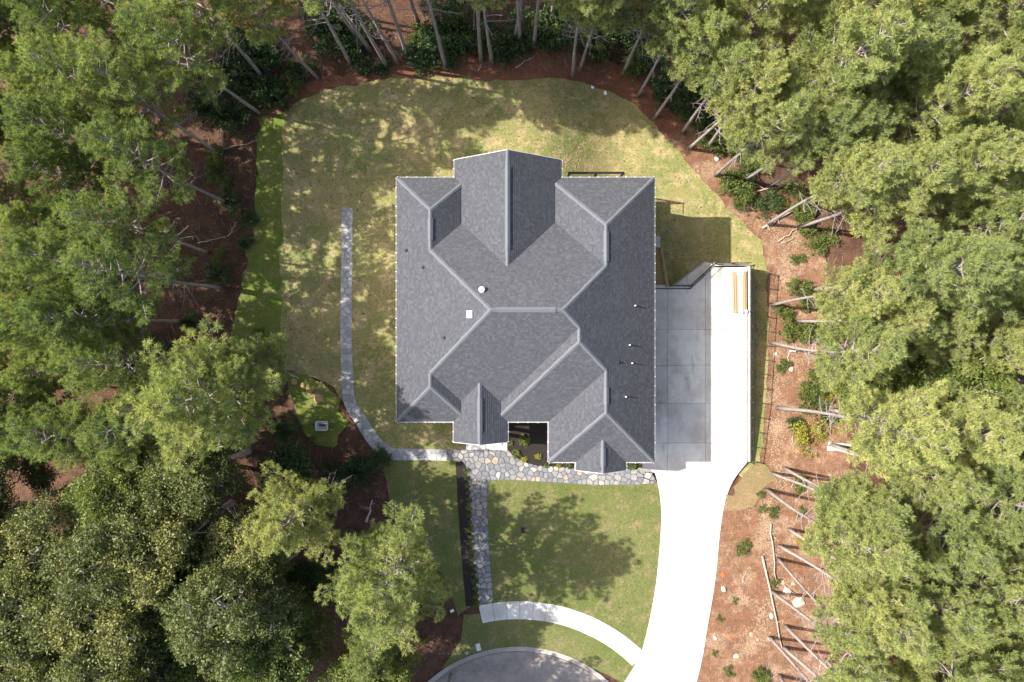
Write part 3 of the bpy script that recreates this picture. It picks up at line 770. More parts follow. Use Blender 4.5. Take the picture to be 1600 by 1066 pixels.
mb = MB(); mb.prism([(10.2,7.32),(11.6,7.32),(11.6,8.2),(10.2,8.2)], -2.5, -2.2, .01, .02); tag(mb.build('landing_slab', M['concrete']), 'grey concrete landing slab at the foot of the wooden staircase', 'slab')

# ------------------------------------------------------------ trees
def mesh_np(name, V, F, tint, mat, per):
    """V (n,3), faces of `per` corners each, tint per face"""
    me = bpy.data.meshes.new(name); nf = len(F)
    me.vertices.add(len(V)); me.vertices.foreach_set('co', V.astype(np.float32).ravel())
    me.loops.add(nf*per); me.loops.foreach_set('vertex_index', F.astype(np.int32).ravel())
    me.polygons.add(nf); me.polygons.foreach_set('loop_start', np.arange(0, nf*per, per, dtype=np.int32))
    a = me.attributes.new('tint', 'FLOAT', 'FACE'); a.data.foreach_set('value', tint.astype(np.float32))
    me.materials.append(mat); me.update(calc_edges=True); return me
def unit(a): return a/np.maximum(1e-9, np.linalg.norm(a, axis=-1, keepdims=True))
def needles(tufts, dirs, tint, rng, m=22, ln=.25, wd=.017, spread=1.0):
    n = len(tufts); d = np.repeat(unit(dirs), m, 0); o = np.repeat(tufts, m, 0); t = np.repeat(tint, m)
    r = unit(rng.normal(size=(n*m, 3))); nd = unit(d*rng.uniform(.35, 1.2, (n*m, 1))+r*spread)
    o = o-d*rng.uniform(0, .14, (n*m, 1)); L_ = ln*rng.uniform(.7, 1.15, (n*m, 1))
    s = unit(np.cross(nd, rng.normal(size=(n*m, 3))))*wd
    V = np.stack([o-s*.6, o+s*.6, o+nd*L_*.6+s, o+nd*L_], 1).reshape(-1, 3); V[2::4] = (o+nd*L_*.62+s*1.0)
    F = np.arange(n*m*4).reshape(-1, 4); return V, F, np.clip(t+rng.normal(0, .06, n*m), 0, 1)
def pine_meshes(seed, H, cb, Rr, dens=1.0, m=34, mat='needles'):
    rng = np.random.default_rng(seed); rnd = random.Random(seed)
    trunk = MB(); limb = MB(); bend = [rnd.uniform(-.42, .42) for _ in range(4)]
    def tp(z):
        u = z/H; return Vector((bend[0]*math.sin(u*3)+bend[2]*u*u, bend[1]*math.sin(u*2.4)+bend[3]*u*u, z))
    zs = [H*k/12 for k in range(13)]; rb = .08+H*.0033
    trunk.tube([tp(z)-Vector((0, 0, .3 if z == 0 else 0)) for z in zs], [rb*(1.25 if z == 0 else 1)*(1-.86*z/H) for z in zs], 9)
    T_, D_, A_ = [], [], []
    nb = int(64*dens); 
    for i in range(nb):
        t = (i+rnd.random())/nb; z = H*(cb+(1-cb)*t*.985); az = i*2.39996+rnd.uniform(-.4, .4)
        prof = (1-t)**.55*(.5+.5*min(1, t/.22))+.1
        L_ = Rr*prof*rnd.choice((.55, .8, .95, 1.05, 1.2)); el = .08+.75*t**1.5+rnd.uniform(-.12, .2)
        o = tp(z); d = Vector((math.cos(az)*math.cos(el), math.sin(az)*math.cos(el), math.sin(el)))
        pts = [o]; cur = o.copy(); dd = d.copy(); ns = 6
        for k in range(ns):
            dd = (dd+Vector((rnd.uniform(-.14, .14), rnd.uniform(-.14, .14), .09))).normalized(); cur = cur+dd*L_/ns; pts.append(cur.copy())
        r0 = .02+.012*L_; limb.tube(pts, [r0*(1-.8*k/ns) for k in range(ns+1)], 4, False)
        nsub = max(3, int(L_*4.9)); base_t = rnd.uniform(.25, .75)
        for j in range(nsub):
            u = .3+.7*(j+rnd.random()*.8)/nsub; k = min(ns-1, int(u*ns)); f = u*ns-k; p = pts[k].lerp(pts[k+1], min(1, f))
            ax = (pts[k+1]-pts[k]).normalized(); lat = ax.cross(Vector((0, 0, 1))).normalized()*(1 if j % 2 else -1)
            sd_ = (ax*.7+lat*rnd.uniform(.5, 1.0)+Vector((0, 0, rnd.uniform(.0, .55)))).normalized(); sl = (.3+.42*L_*(1-u)*.9)*rnd.uniform(.6, 1.2)
            e = p+sd_*sl+Vector((0, 0, .08*sl)); limb.tube([p, e], [.014, .006], 3, False)
            q = max(1, int(sl/.2))
            for h in range(q):
                w = (h+1)/q; pos = p.lerp(e, w)+Vector((rnd.gauss(0, .07), rnd.gauss(0, .07), rnd.gauss(0, .05)))
                if rnd.random() < .12: continue
                T_.append(pos); D_.append((sd_+Vector((0, 0, .45))).normalized()); A_.append(base_t+rnd.uniform(-.12, .12)+.15*(w-.5))
        T_.append(pts[-1]); D_.append(dd); A_.append(base_t+.1)
    for i in range(rnd.randint(12, 20)):      # dead lower branches
        z = H*rnd.uniform(cb*.62, cb*1.12); az = rnd.uniform(0, 6.28); L_ = rnd.uniform(.5, 2.2); o = tp(z); d = Vector((math.cos(az), math.sin(az), rnd.uniform(-.25, .3)))
        pts = [o, o+d*L_*.5+Vector((0, 0, rnd.uniform(-.1, .1))), o+d*L_+Vector((rnd.uniform(-.2, .2), rnd.uniform(-.2, .2), rnd.uniform(-.1, .3)))]
        trunk.tube(pts, [.03, .02, .008], 4, False)
        for _ in range(3):
            p = pts[1].lerp(pts[2], rnd.random()); trunk.tube([p, p+Vector((rnd.uniform(-.5, .5), rnd.uniform(-.5, .5), rnd.uniform(-.1, .3)))], [.012, .004], 3, False)
    V, F, t = needles(np.array(T_), np.array(D_), np.array(A_), rng, m)
    return trunk.mesh('trunk', M['bark_pine'], True), limb.mesh('limbs', M['bark_pine'], True), mesh_np('needles', V, F, t, M[mat], 4)
def leaves(cent, cl, r, size, rng, tint, up=.6):
    n = len(cent); k = n*cl; c = np.repeat(cent, cl, 0)+rng.normal(size=(k, 3))*r*np.array([1, 1, .7]); t = np.repeat(tint, cl)+rng.normal(0, .12, k)
    nr = unit(rng.normal(size=(k, 3))+np.array([0, 0, up])); a = unit(np.cross(nr, rng.normal(size=(k, 3)))); b = np.cross(nr, a)
    s = size*rng.uniform(.6, 1.25, (k, 1))
    V = np.stack([c-a*s, c+b*s*.55+a*s*.1, c+a*s*1.05-nr*s*.2, c-b*s*.55+a*s*.1], 1).reshape(-1, 3)
    return V, np.arange(k*4).reshape(-1, 4), np.clip(t, 0, 1)
def broad_meshes(seed, H, cb, Rr, mat, tips=1000, cl=22, size=.085, bark='bark_pale'):
    rng = np.random.default_rng(seed); rnd = random.Random(seed); trunk = MB(); limb = MB()
    zs = [0, .15*H, .35*H, .55*H, .75*H, .92*H]; bx, by = rnd.uniform(-.4, .4), rnd.uniform(-.4, .4)
    tp = lambda z: Vector((bx*math.sin(z/H*3), by*math.sin(z/H*4), z))
    trunk.tube([tp(z)-Vector((0, 0, .3 if z == 0 else 0)) for z in zs], [r_*(.1+H*.009) for r_ in (1.3, .95, .8, .6, .35, .1)], 9)
    zc = H*(cb+1)/2; hz = H*(1-cb)/2; lobes = []
    for i in range(26):
        az = i*2.4+rnd.uniform(-.3, .3); u = rnd.uniform(-.6, .95); rr = math.sqrt(1-u*u*.8)*Rr*rnd.uniform(.45, .8)
        lobes.append((Vector((math.cos(az)*rr, math.sin(az)*rr, zc+u*hz*.8)), rnd.uniform(.24, .42)*Rr, rnd.random()))
    for c, r, _ in lobes:
        zt = max(H*cb*.7, min(H*.85, c.z-rnd.uniform(.8, 2.0))); o = tp(zt); m1 = o.lerp(c, .5)+Vector((rnd.gauss(0, .2), rnd.gauss(0, .2), rnd.gauss(0, .15)))
        limb.tube([o, m1, c, c+(c-m1)*.4], [.075, .05, .03, .012], 5, False)
        for _ in range(5):
            e = c+Vector((rnd.gauss(0, 1), rnd.gauss(0, 1), rnd.gauss(.3, .7))).normalized()*r*1.0; limb.tube([c.lerp(m1, rnd.uniform(0, .5)), c.lerp(e, .6)+Vector((0, 0, .08)), e], [.026, .018, .008], 3, False)
    P_, A_ = [], []
    for _ in range(tips):
        c, r, tt = lobes[rnd.randrange(len(lobes))]; d = Vector((rnd.gauss(0, 1), rnd.gauss(0, 1), rnd.gauss(.35, .9))).normalized()
        P_.append(c+d*r*rnd.uniform(.55, 1.12)); A_.append(.2+.45*tt+rnd.uniform(-.15, .25))
    V, F, t = leaves(np.array(P_), cl, .15, size, rng, np.array(A_))
    return trunk.mesh('trunk', M[bark], True), limb.mesh('limbs', M[bark], True), mesh_np('leaves', V, F, t, mat, 4)
def bush_mesh(seed, Rr, Hh, mat, tips=90, cl=16, size=.07):
    rng = np.random.default_rng(seed); rnd = random.Random(seed); st_ = MB(); P_ = []; A_ = []
    for i in range(max(7, tips//9)):
        az = rnd.uniform(0, 6.28); rr = Rr*math.sqrt(rnd.random())*.95; e = Vector((math.cos(az)*rr, math.sin(az)*rr, Hh*rnd.uniform(.35, 1)*(1-.35*rr/Rr)))
        mid = e*.5+Vector((rnd.gauss(0, .06), rnd.gauss(0, .06), .1*Hh)); st_.tube([Vector((rnd.gauss(0, .05), rnd.gauss(0, .05), -.1)), mid, e], [.02, .012, .005], 3, False)
        for _ in range(9): P_.append(e+Vector((rnd.gauss(0, .2*Rr), rnd.gauss(0, .2*Rr), rnd.gauss(-.05, .14*Hh)))); A_.append(rnd.random()*.8)
    V, F, t = leaves(np.array(P_), cl, .1*max(.6, Rr), size, rng, np.array(A_))
    return st_.mesh('stems', M['bark_dead'], True), mesh_np('foliage', V, F, t, mat, 4)
PV = {}
pine_spec = {'a': (1, 17.5, .46, 3.6), 'b': (2, 16.5, .48, 3.3), 'c': (3, 18.5, .50, 3.8), 'd': (4, 15.5, .45, 3.2), 'e': (5, 17, .53, 3.0), 'f': (6, 14, .38, 4.0), 'g': (7, 19, .52, 3.5)}
for k, (sd_, H, cb, rr) in pine_spec.items(): PV[k] = ('pine_tree', pine_meshes(sd_, H, cb, rr, 1.12))
PV['slim'] = ('pine_tree', pine_meshes(8, 15, .66, 1.7, .7))
for k, a in {'p': (31, 17.5, .56, 2.8), 'q': (32, 18.5, .6, 3.0), 'r': (33, 16.5, .58, 2.6), 't': (34, 20, .67, 3.0)}.items(): PV[k] = ('pine_tree', pine_meshes(*a, .9))
for k, a in {'l1': (41, 17, .5, 3.6), 'l2': (42, 16, .48, 3.4), 'l3': (43, 18, .52, 3.3)}.items(): PV[k] = ('pine_tree', pine_meshes(*a, .74, 30, 'needles_shaded'))
PV['o1'] = ('oak_tree', broad_meshes(11, 13.5, .38, 3.4, M['leaves_olive'], 1500, 24, .085)); PV['o2'] = ('oak_tree', broad_meshes(12, 15, .4, 3.8, M['leaves_olive'], 1700, 24, .085))
PV['o3'] = ('oak_tree', broad_meshes(13, 11.5, .35, 3.0, M['leaves_bright'], 1300, 24, .08)); PV['y'] = ('sweetgum_tree', broad_meshes(14, 9.5, .25, 3.6, M['leaves_bright'], 1500, 24, .1))
PV['u'] = ('understory_tree', broad_meshes(15, 6, .25, 1.9, M['leaves_dark'], 600, 20, .085, 'bark_dead'))
for k, a in {'m1': (44, 17.5, .46, 3.5), 'm2': (45, 16.5, .48, 3.4), 'm3': (46, 18, .45, 3.7)}.items(): PV[k] = ('pine_tree', pine_meshes(*a, 1.05, 34, 'needles_shaded'))
BV = {}
for k, a in {'green': (21, 1.0, 1.3, M['leaves_bright'], 110, 18, .075), 'dark': (22, 1.1, 1.5, M['leaves_dark'], 130, 18, .08), 'small': (23, .5, .5, M['leaves_bright'], 60, 12, .05),
     'yellow': (24, 1.1, 1.2, M['leaves_yellow'], 110, 16, .065), 'plant': (25, .28, .35, M['leaves_bright'], 40, 10, .05), 'goldplant': (26, .25, .3, M['leaves_yellow'], 36, 10, .045)}.items(): BV[k] = bush_mesh(*a)
random.seed(5)
def tree(kind, base, s=1.0, label='', group=None, sz=1.0, lean=(0, 0), rz=None):
    nm, (tk, lb, lf) = PV[kind]; o = empty(nm, base, random.uniform(0, 6.28) if rz is None else rz, label, nm.replace('_', ' ') if nm != 'understory_tree' else 'small tree', group)
    o.rotation_euler = (lean[0], lean[1], o.rotation_euler[2]); o.scale = (s, s, s*sz)
    link('trunk', tk, o); link('limbs', lb, o); link('crown', lf, o); return o
def bush(kind, base, s, label, group=None, nm='shrub', cat='shrub'):
    st_, lf = BV[kind]; o = empty(nm, base, random.uniform(0, 6.28), label, cat, group); o.scale = (s, s, s*random.uniform(.8, 1.1))
    link('stems', st_, o); link('foliage', lf, o); return o

KS = 'abcdefg'
EK = {'a': 'p', 'b': 'r', 'c': 'q', 'd': 'r', 'e': 'p', 'g': 'q', 'f': 'p', 'slim': 'slim'}
ORD = ['first','second','third','fourth','fifth','sixth','seventh','eighth','ninth','tenth','eleventh','twelfth','thirteenth','fourteenth','fifteenth','sixteenth','seventeenth','eighteenth','nineteenth','twentieth']
ORD += [a+' '+b for a in ('twenty',) for b in ORD[:9]]; ORD = [o.replace('twenty ', 'twenty-') for o in ORD]
used = []
# pines on the right edge, trunk feet read off the photograph (top to bottom)
east = [(895,120,'a',1.0),(906,110,'b',.95),(973,116,'d',1.0),(997,150,'c',.9),(1022,185,'a',.9),(1066,207,'slim',1.1),(1077,232,'b',1.0),(1107,229,'slim',1.05),(1118,274,'e',.95),(1163,283,'d',.95),(1203,291,'b',.95),
 (1199,351,'c',.97),(1206,477,'g',.88),(1246,502,'e',.9),(1205,535,'a',1.0),(1214,638,'f',1.12),(1297,694,'b',1.0),(1226,732,'d',.95),(1206,740,'g',.85),(1198,765,'e',1.0),
 (1232,827,'b',.95),(1217,853,'c',.92),(1216,873,'slim',.95),(1206,925,'slim',1.05),(1227,978,'d',1.0),(1203,996,'a',.9),(1224,1012,'slim',1.1),(1218,1055,'e',1.0),(1288,952,'d',.9)]
for i, (px, py, k, s) in enumerate(east):
    g = G(px, py); used.append((g.x, g.y))
    where = 'behind the back lawn' if py < 200 else 'right of the back lawn' if py < 420 else 'beside the parking pad wall' if py < 720 else 'on the bank right of the driveway'
    n_ = sum(1 for q in east[:i] if ('behind the back lawn' if q[1] < 200 else 'right of the back lawn' if q[1] < 420 else 'beside the parking pad wall' if q[1] < 720 else 'on the bank right of the driveway') == where)
    tree(EK[k], g, s, f'{"slender" if k == "slim" else "tall"} bare trunked pine {where}, {ORD[n_]} from the top', 'pines along the right edge of the clearing', lean=(random.uniform(-.02, .02), random.uniform(-.02, .02)))
north = [(752,96,'g',1.05),(769,98,'slim',1.15),(834,73,'c',1.05),(805,62,'slim',1.2),(813,66,'slim',1.15),(548,101,'g',1.0),(579,80,'slim',1.2),(605,104,'slim',1.2),(622,97,'slim',1.1),(637,90,'e',1.1),(655,40,'slim',1.2),(697,108,'c',1.05),(560,60,'a',1.05),(497,122,'a',.85),(862,30,'b',1.1)]
for i, (px, py, k, s) in enumerate(north):
    g = G(px, py); used.append((g.x, g.y)); srt = sorted(q[0] for q in north); n_ = srt.index(px)
    tree('t' if k in 'cg' and 560 < px < 890 else EK[k] if k != 'slim' else k, g, s, f'{"thin" if k == "slim" else "tall"} pine rising from the pine straw at the top, {ORD[n_]} from the left', 'pines along the top edge of the clearing')
west = [(412,122,'b',1.0),(405,176,'c',.95),(340,238,'d',1.0),(353,316,'g',.92),(342,449,'a',1.0)]
for i, (px, py, k, s) in enumerate(west):
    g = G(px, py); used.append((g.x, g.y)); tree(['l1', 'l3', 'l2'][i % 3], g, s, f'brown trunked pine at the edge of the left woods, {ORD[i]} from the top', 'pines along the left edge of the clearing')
# big single crowns lower left; crown centre in the photo, height of that centre
def at_crown(px, py, zc): p = P(px, py, zc); return Vector((p.x, p.y, terr(p.x, p.y)))
for px, py, zc, k, s, lab in [(328,620,11.2,'f',1.2,'broad bright green pine crown just left of the wheelbarrow'), (455,815,9.5,'f',.92,'pale green pine left of the shaded side lawn'),
  (605,900,10.0,'f',1.12,'yellow green pine with twiggy crown left of the mulch strip'), (590,985,7.5,'d',.75,'small dark green pine below the twiggy yellow green pine'), (395,585,8.5,'d',.8,'smaller pine between the broad bright pine and the grass strip'),
  (420,1010,9.5,'o3',1.1,'bright green leafy tree with pale dead twigs at the bottom edge'), (520,770,6.5,'slim',.62,'thin sparse pine in the pine straw left of the side lawn')]:
    g = at_crown(px, py, zc); used.append((g.x, g.y)); tree(k, g, s, lab)
g = at_crown(1495,600,7.0); used.append((g.x, g.y)); tree('y', g, 1.05, 'bright yellow green leafy tree among the pines at the right edge')
g = at_crown(1400,600,6.0); used.append((g.x, g.y)); tree('y', g, .8, 'smaller bright green leafy tree between pines right of the parking pad')
# trees standing in the woods, by jittered rows
def wood(cands, kinds, gname, namer, minD=2.9):
    out = []
    for x, y in cands:
        if all((x-a)**2+(y-b)**2 > minD**2 for a, b in used): used.append((x, y)); out.append((x, y))
    return out
rnd = random.Random(77)
def put(list_, kinds, namer, group, smin=.86, smax=1.08):
    vis = []
    for x, y in list_:
        k = rnd.choice(kinds); s = rnd.uniform(smin, smax); vis.append((x, y, k, s))
    for i, (x, y, k, s) in enumerate(vis): tree(k, (x, y, terr(x, y)), s, namer(x, y, i, vis), group, lean=(rnd.uniform(-.03, .03), rnd.uniform(-.03, .03)))
def rows_namer(side, rowname):
    def f(x, y, i, vis):
        ys = sorted([v[1] for v in vis], reverse=True); return f'pine crown in the {side} woods, {rowname}, {ORD[min(19, ys.index(y))]} from the top'
    return f
def east_edge(y):   # x of the wood edge on the right
    return interp(y, [-26, -18, -10, 0, 9, 16, 20, 22], [21.8, 22.5, 22.8, 22.6, 21.5, 17, 13, 11.5])
names = ['row nearest the clearing', 'second row in', 'third row in', 'fourth row in', 'outermost row', 'last row by the frame']
for r in range(5):
    c = [(east_edge(y)+2.0+r*2.9+rnd.uniform(-.9, .9), y+rnd.uniform(-.9, .9)) for y in np.arange(-27.5, 27, 3.1)]
    put(wood(c, None, None, None, 2.3), KS, rows_namer('right', names[r]), 'pines in the right woods')
for r in range(6):
    xs_ = -22.8-r*2.8
    c = [(xs_+rnd.uniform(-.9, .9), y+rnd.uniform(-.9, .9)) for y in np.arange(-5.5, 26, (4.2, 3.4, 2.9, 2.8, 2.8, 3.0)[r])]
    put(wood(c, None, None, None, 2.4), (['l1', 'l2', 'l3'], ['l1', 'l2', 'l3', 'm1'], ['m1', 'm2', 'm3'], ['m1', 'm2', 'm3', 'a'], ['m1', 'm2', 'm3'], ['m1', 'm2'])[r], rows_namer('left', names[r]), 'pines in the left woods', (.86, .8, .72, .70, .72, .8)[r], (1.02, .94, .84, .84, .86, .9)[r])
c = [(x+rnd.uniform(-.8, .8), 25.5+rnd.uniform(-1, 1)+j*3.6) for j in range(3) for x in np.arange(-19, 12, 3.4)]
L3 = wood(c, None, None, None, 2.5)
def nn(x, y, i, vis): return f'pine in the woods above the clearing, {"front" if y < 26.3 else "middle" if y < 29.9 else "back"} row, {ORD[sorted(v[0] for v in vis if (v[1] < 26.3) == (y < 26.3) and (v[1] < 29.9) == (y < 29.9)).index(x)]} from the left'
put(L3, 'pqrtt', nn, 'pines in the woods behind the house', .95, 1.12)
c = [(x+rnd.uniform(-.8, .8), y+rnd.uniform(-.8, .8)) for x in np.arange(-16.5, -37, -3.9) for y in np.arange(-8.5, -26, -3.9) if not (x > -18 and y > -11)]
def on(x, y, i, vis):
    near = 'left frame edge' if x < -26 else 'bottom edge' if y < -17 else 'middle of the lower left woods'
    return f'olive broadleaf tree, lower left woods, {near}, {ORD[min(19, sorted([v[0] for v in vis if ("left frame edge" if v[0] < -26 else "bottom edge" if v[1] < -17 else "middle of the lower left woods") == near]).index(x))]} from the left'
put(wood(c, None, None, None, 2.7), ['o1', 'o2', 'o1', 'o2', 'o3'], on, 'broadleaf trees in the lower left woods', .85, 1.05)
c = [(x, y) for x, y in ((-19.5,-7.2),(-21.5,-2.0),(-15.2,-9.0),(-17.8,-12.5),(-12.9,-11.2),(-13.8,-16.5))]
for x, y in wood(c, 0, 0, 0, 1.6): tree('u', (x, y, terr(x, y)), rnd.uniform(.85, 1.15), f'small dark leafy tree in the lower left woods, {"uppermost" if y > -4 else "second from the top" if y > -8 else "nearest the side lawn" if x > -13.5 else "third from the top" if y > -10 else "leftmost of the lower ones" if x < -17 else "lowest"} one')
for x, y, k in ((-4.6,-25.0,'f'),(-9.5,-26,'o1'),(-9.0,-21.2,'o3'),(-13.0,-24.5,'o2')):
    tree(k, (x, y, 0), .95, f'leafy tree beside the turning circle, {"nearest" if x > -5 else "left" if x < -12 else "upper" if y > -22 else "middle"} one', 'trees at the turning circle')

# shrubs, plants
def near_label(px, py):
    return ('behind the back lawn' if py < 130 and px < 1000 else 'at the lower edge of the left woods' if px < 560 and py > 560 else 'in the left woods' if px < 480 else 'right of the back lawn' if py < 400 else 'beside the parking pad' if py < 730 else 'on the clay bank')
sh = [(712,70,'green',1.3),(735,55,'dark',1.4),(700,40,'dark',1.5),(780,70,'dark',1.2),(765,75,'green',1.0),(800,82,'dark',1.1),(850,60,'green',1.0),(858,45,'dark',1.4),(820,45,'dark',1.3),(940,62,'green',1.4),(955,45,'dark',1.6),(935,75,'dark',1.1),(985,98,'green',1.1),(1000,85,'dark',1.4),(880,50,'dark',1.4),(690,95,'dark',.9),(651,84,'dark',1.0),
 (650,62,'green',.9),(568,104,'dark',.7),(602,107,'dark',.6),(660,105,'dark',.7),(520,60,'dark',1.5),(545,50,'dark',1.5),(510,40,'dark',1.4),(475,112,'dark',.9),(390,70,'dark',1.5),(375,90,'dark',1.4),(410,95,'dark',1.2),(455,135,'green',.8),(365,125,'dark',1.2),(395,145,'dark',1.2),(425,148,'dark',.9),(440,160,'dark',.8),(340,170,'dark',1.3),(375,180,'dark',1.2),
 (336,250,'green',.9),(345,285,'green',.8),(365,320,'dark',.8),(390,345,'dark',.6),(388,380,'dark',.5),(347,430,'dark',.8),(345,400,'green',.5),(1050,145,'dark',1.3),(1070,160,'dark',1.2),(1075,190,'green',1.0),(1095,185,'green',.9),(1090,170,'dark',1.1),(1110,215,'green',1.0),(1130,225,'green',1.0),(1140,210,'dark',1.0),(1155,225,'green',1.0),(1165,205,'dark',1.2),(1165,240,'dark',.9),
 (1150,275,'green',1.1),(1145,300,'green',1.2),(1160,315,'green',.8),(1175,262,'green',.9),(1195,320,'dark',.9),(1215,315,'yellow',.6),(1235,300,'green',.8),(1250,330,'green',.8),(1260,350,'green',.9),(1280,375,'green',1.0),(1245,403,'green',.5),(1245,455,'green',.9),(1265,470,'green',.9),(1220,490,'green',.7),(1240,515,'green',1.0),(1270,525,'green',1.1),(1300,520,'green',1.0),
 (1222,573,'green',.5),(1270,600,'green',1.0),(1290,580,'green',1.0),(1300,605,'yellow',.9),(1260,628,'green',.8),(1280,615,'green',.9),(1238,660,'dark',.5),(1262,683,'yellow',1.15),(1295,650,'dark',.6),(1163,850,'small',.8),(1158,858,'small',1.0),(1190,795,'small',.7),(1188,772,'small',.6),(1208,800,'green',.4),(1210,910,'small',.8),(1148,938,'small',.5),(1124,966,'small',.5),(1116,1020,'small',.5),(1138,1048,'small',.8),(1185,1052,'green',.5),(1195,1064,'green',.6),(1250,840,'yellow',.35),(1245,755,'green',.6),(1250,800,'small',.8),
 (565,735,'dark',.9),(590,718,'dark',.8),(548,742,'dark',.9),(450,668,'dark',.9),(520,730,'dark',.5),(410,560,'dark',.6),(405,520,'small',.9),(490,690,'small',.6),(300,500,'dark',.6),(250,560,'dark',1.2),(230,590,'dark',1.2),(205,560,'dark',.9),(660,1000,'small',.7),(610,1035,'dark',.5),(640,940,'dark',.7),(560,660,'small',.3)]
cnt = {}
for px, py, k, s in sh:
    w = near_label(px, py); kk = {'green': 'bright green leafy shrub', 'dark': 'dark green shrub', 'small': 'small low green weed clump', 'yellow': 'yellow and brown leaved shrub'}[k]
    n_ = cnt.get((w, k), 0); cnt[(w, k)] = n_+1
    peers = sorted([q[:2] for q in sh if q[2] == k and near_label(q[0], q[1]) == w], key=lambda q: q[0] if w == 'behind the back lawn' else q[1]); r_ = peers.index((px, py))
    bush(k, G(px, py), s, f'{kk} {w}' + (f', {ORD[r_]} from the {"left" if w == "behind the back lawn" else "top"}' if len(peers) > 1 else ''), 'shrubs at the wood edge' if k != 'small' else 'weed clumps on bare soil', 'shrub' if k != 'small' else 'weed', 'shrub' if k != 'small' else 'weed')
pl_ = [(820,687,'plant',1.3,'leafy green hosta like plant in the mulch beside the porch'),(806,708,'plant',1.0,'small green plant in the mulch near the flagstone edge'),(818,717,'goldplant',.9,'small orange flowering plant in the mulch bed'),(841,714,'goldplant',.9,'small yellow plant near the right end of the mulch bed'),(797,692,'plant',.7,'dark leafy plant tucked against the porch corner'),(855,727,'plant',.6,'tiny green plant left of the small front gable'),
 (872,727,'goldplant',.6,'tiny brownish plant left of the small front gable'),(888,727,'plant',.7,'green plant touching the small front gable on its left'),(982,727,'plant',.9,'green plant touching the small front gable on its right'),(988,728,'plant',.9,'second green plant right of the small front gable'),(1000,728,'goldplant',.6,'reddish plant at the front right house corner')]
for px, py, k, s, lab in pl_: bush(k, G(px, py, .07), s, lab, 'plants in the front beds', 'garden_plant', 'plant')
for i in range(19):
    py = 735+i*11.5; px = interp(py, [735, 800, 945], [729.5, 733.5, 745]); bush('plant', G(px, py, .07), random.uniform(.5, .85), f'low creeping plant in the mulch strip along the walk, {ORD[i]} from the top', 'creeping plants along the mulch strip', 'garden_plant', 'plant')

# ------------------------------------------------------------ things in the yard
# wheelbarrow (grey tray, tipped level, handles to the left)
p = G(506, 664); wb = empty('wheelbarrow', p, math.pi-.03, 'grey metal wheelbarrow standing on the green mound left of the path', 'wheelbarrow')
def loft(mb, rings):
    for a, b in zip(rings, rings[1:]):
        for i in range(len(a)): j = (i+1) % len(a); mb.poly([a[i], a[j], b[j], b[i]])
def rrect(lx, ly, z, cx=0, n=4, r=.12): 
    o = []
    for sx, sy, a0 in ((1,1,0),(-1,1,90),(-1,-1,180),(1,-1,270)):
        for k in range(n): a = R(a0+90*k/(n-1)); o.append((cx+sx*(lx-r)+r*math.cos(a), sy*(ly-r)+r*math.sin(a), z))
    return o
mb = MB(); top, lo, lo2, t2 = rrect(.45, .34, .62, 0), rrect(.28, .22, .36, -.05), rrect(.27, .21, .375, -.05), rrect(.43, .32, .62, 0); loft(mb, [lo, top]); loft(mb, [t2, lo2][::1]); loft(mb, [top, t2]); mb.poly(lo[::-1]); mb.poly(lo2); mb.build('tray', M['steel'], wb)
mb = MB(); mb.tube(rrect(.455, .345, .625)+[rrect(.455, .345, .625)[0]], .016, 6); mb.build('rim', M['vent_white'], wb)
for s in (-1, 1):
    mb = MB(); mb.tube([(-.95, s*.30, .55), (-.4, s*.25, .34), (.5, s*.07, .26), (.62, s*.07, .22)], .02, 6); mb.build('handle', M['wood_treated'], wb)
    mb = MB(); mb.tube([(-.3, s*.24, .33), (-.36, s*.27, .0), (-.18, s*.27, .0), (-.1, s*.2, .3)], .014, 6); mb.build('leg', M['steel'], wb)
mb = MB(); mb.tube([Vector((.6, -.045, .2)), Vector((.6, .045, .2))], .2, 16); wh = mb.build('wheel', M['rubber'], wb); mb = MB(); mb.tube([Vector((.6, -.055, .2)), Vector((.6, .055, .2))], .09, 10); mb.build('hub', M['steel'], wh)
mb = MB()
for k in range(9): mb.prism([(-.25+.05*k, -.1+.02*(k % 3)), (-.16+.05*k, -.12), (-.15+.05*k, .05+.02*(k % 4)), (-.24+.05*k, .04)], .37, .42+.02*(k % 3), .2, .02)
tag(mb.build('rubble', M['box_brown']), 'heap of brown rubble lying in the wheelbarrow tray', 'rubble').matrix_world = Matrix.Translation(p) @ Matrix.Rotation(math.pi-.03, 4, 'Z')
# lumber on the pad
def board(px0, py0, px1, py1, w, z0, h, mat, label, name='board'):
    a = P(px0, py0, z0); b = P(px1, py1, z0); mb = MB(); c = (a+b)/2; mb.bar(a-c+Vector((0, 0, h/2)), b-c+Vector((0, 0, h/2)), w, h); o = mb.build(name, mat, None, loc=(c.x, c.y, z0))
    return tag(o, label, name.replace('_', ' '), 'lumber stacked at the corner of the parking pad')
bl = 'tan board in the bottom layer of the lumber pile on the parking pad'
for i, (x, y0, y1) in enumerate([(1143.5,425,489),(1146.5,424,488),(1149.5,426,490),(1152.2,425,487.5)]): board(x, y0, x+1.2, y1, .12, .07, .09, M['wood_tan'], f'tan weathered board in the lumber pile, {ORD[i]} from the left')
for i, (x, y0, y1) in enumerate([(1144.5,426,484),(1148.2,427,489.5)]): board(x, y0, x+1.4, y1, .12, .165, .05, M['wood_tan'], f'tan board lying on top of the weathered boards, {"left" if i == 0 else "right"} one')
for i, (x, y0, y1) in enumerate([(1155.2,423.5,487),(1158.0,424,488)]): board(x, y0, x+.6, y1, .10, .07, .10, M['pvc_white'], f'long white board in the middle of the lumber pile, {"left" if i == 0 else "right"} one', 'white_board')
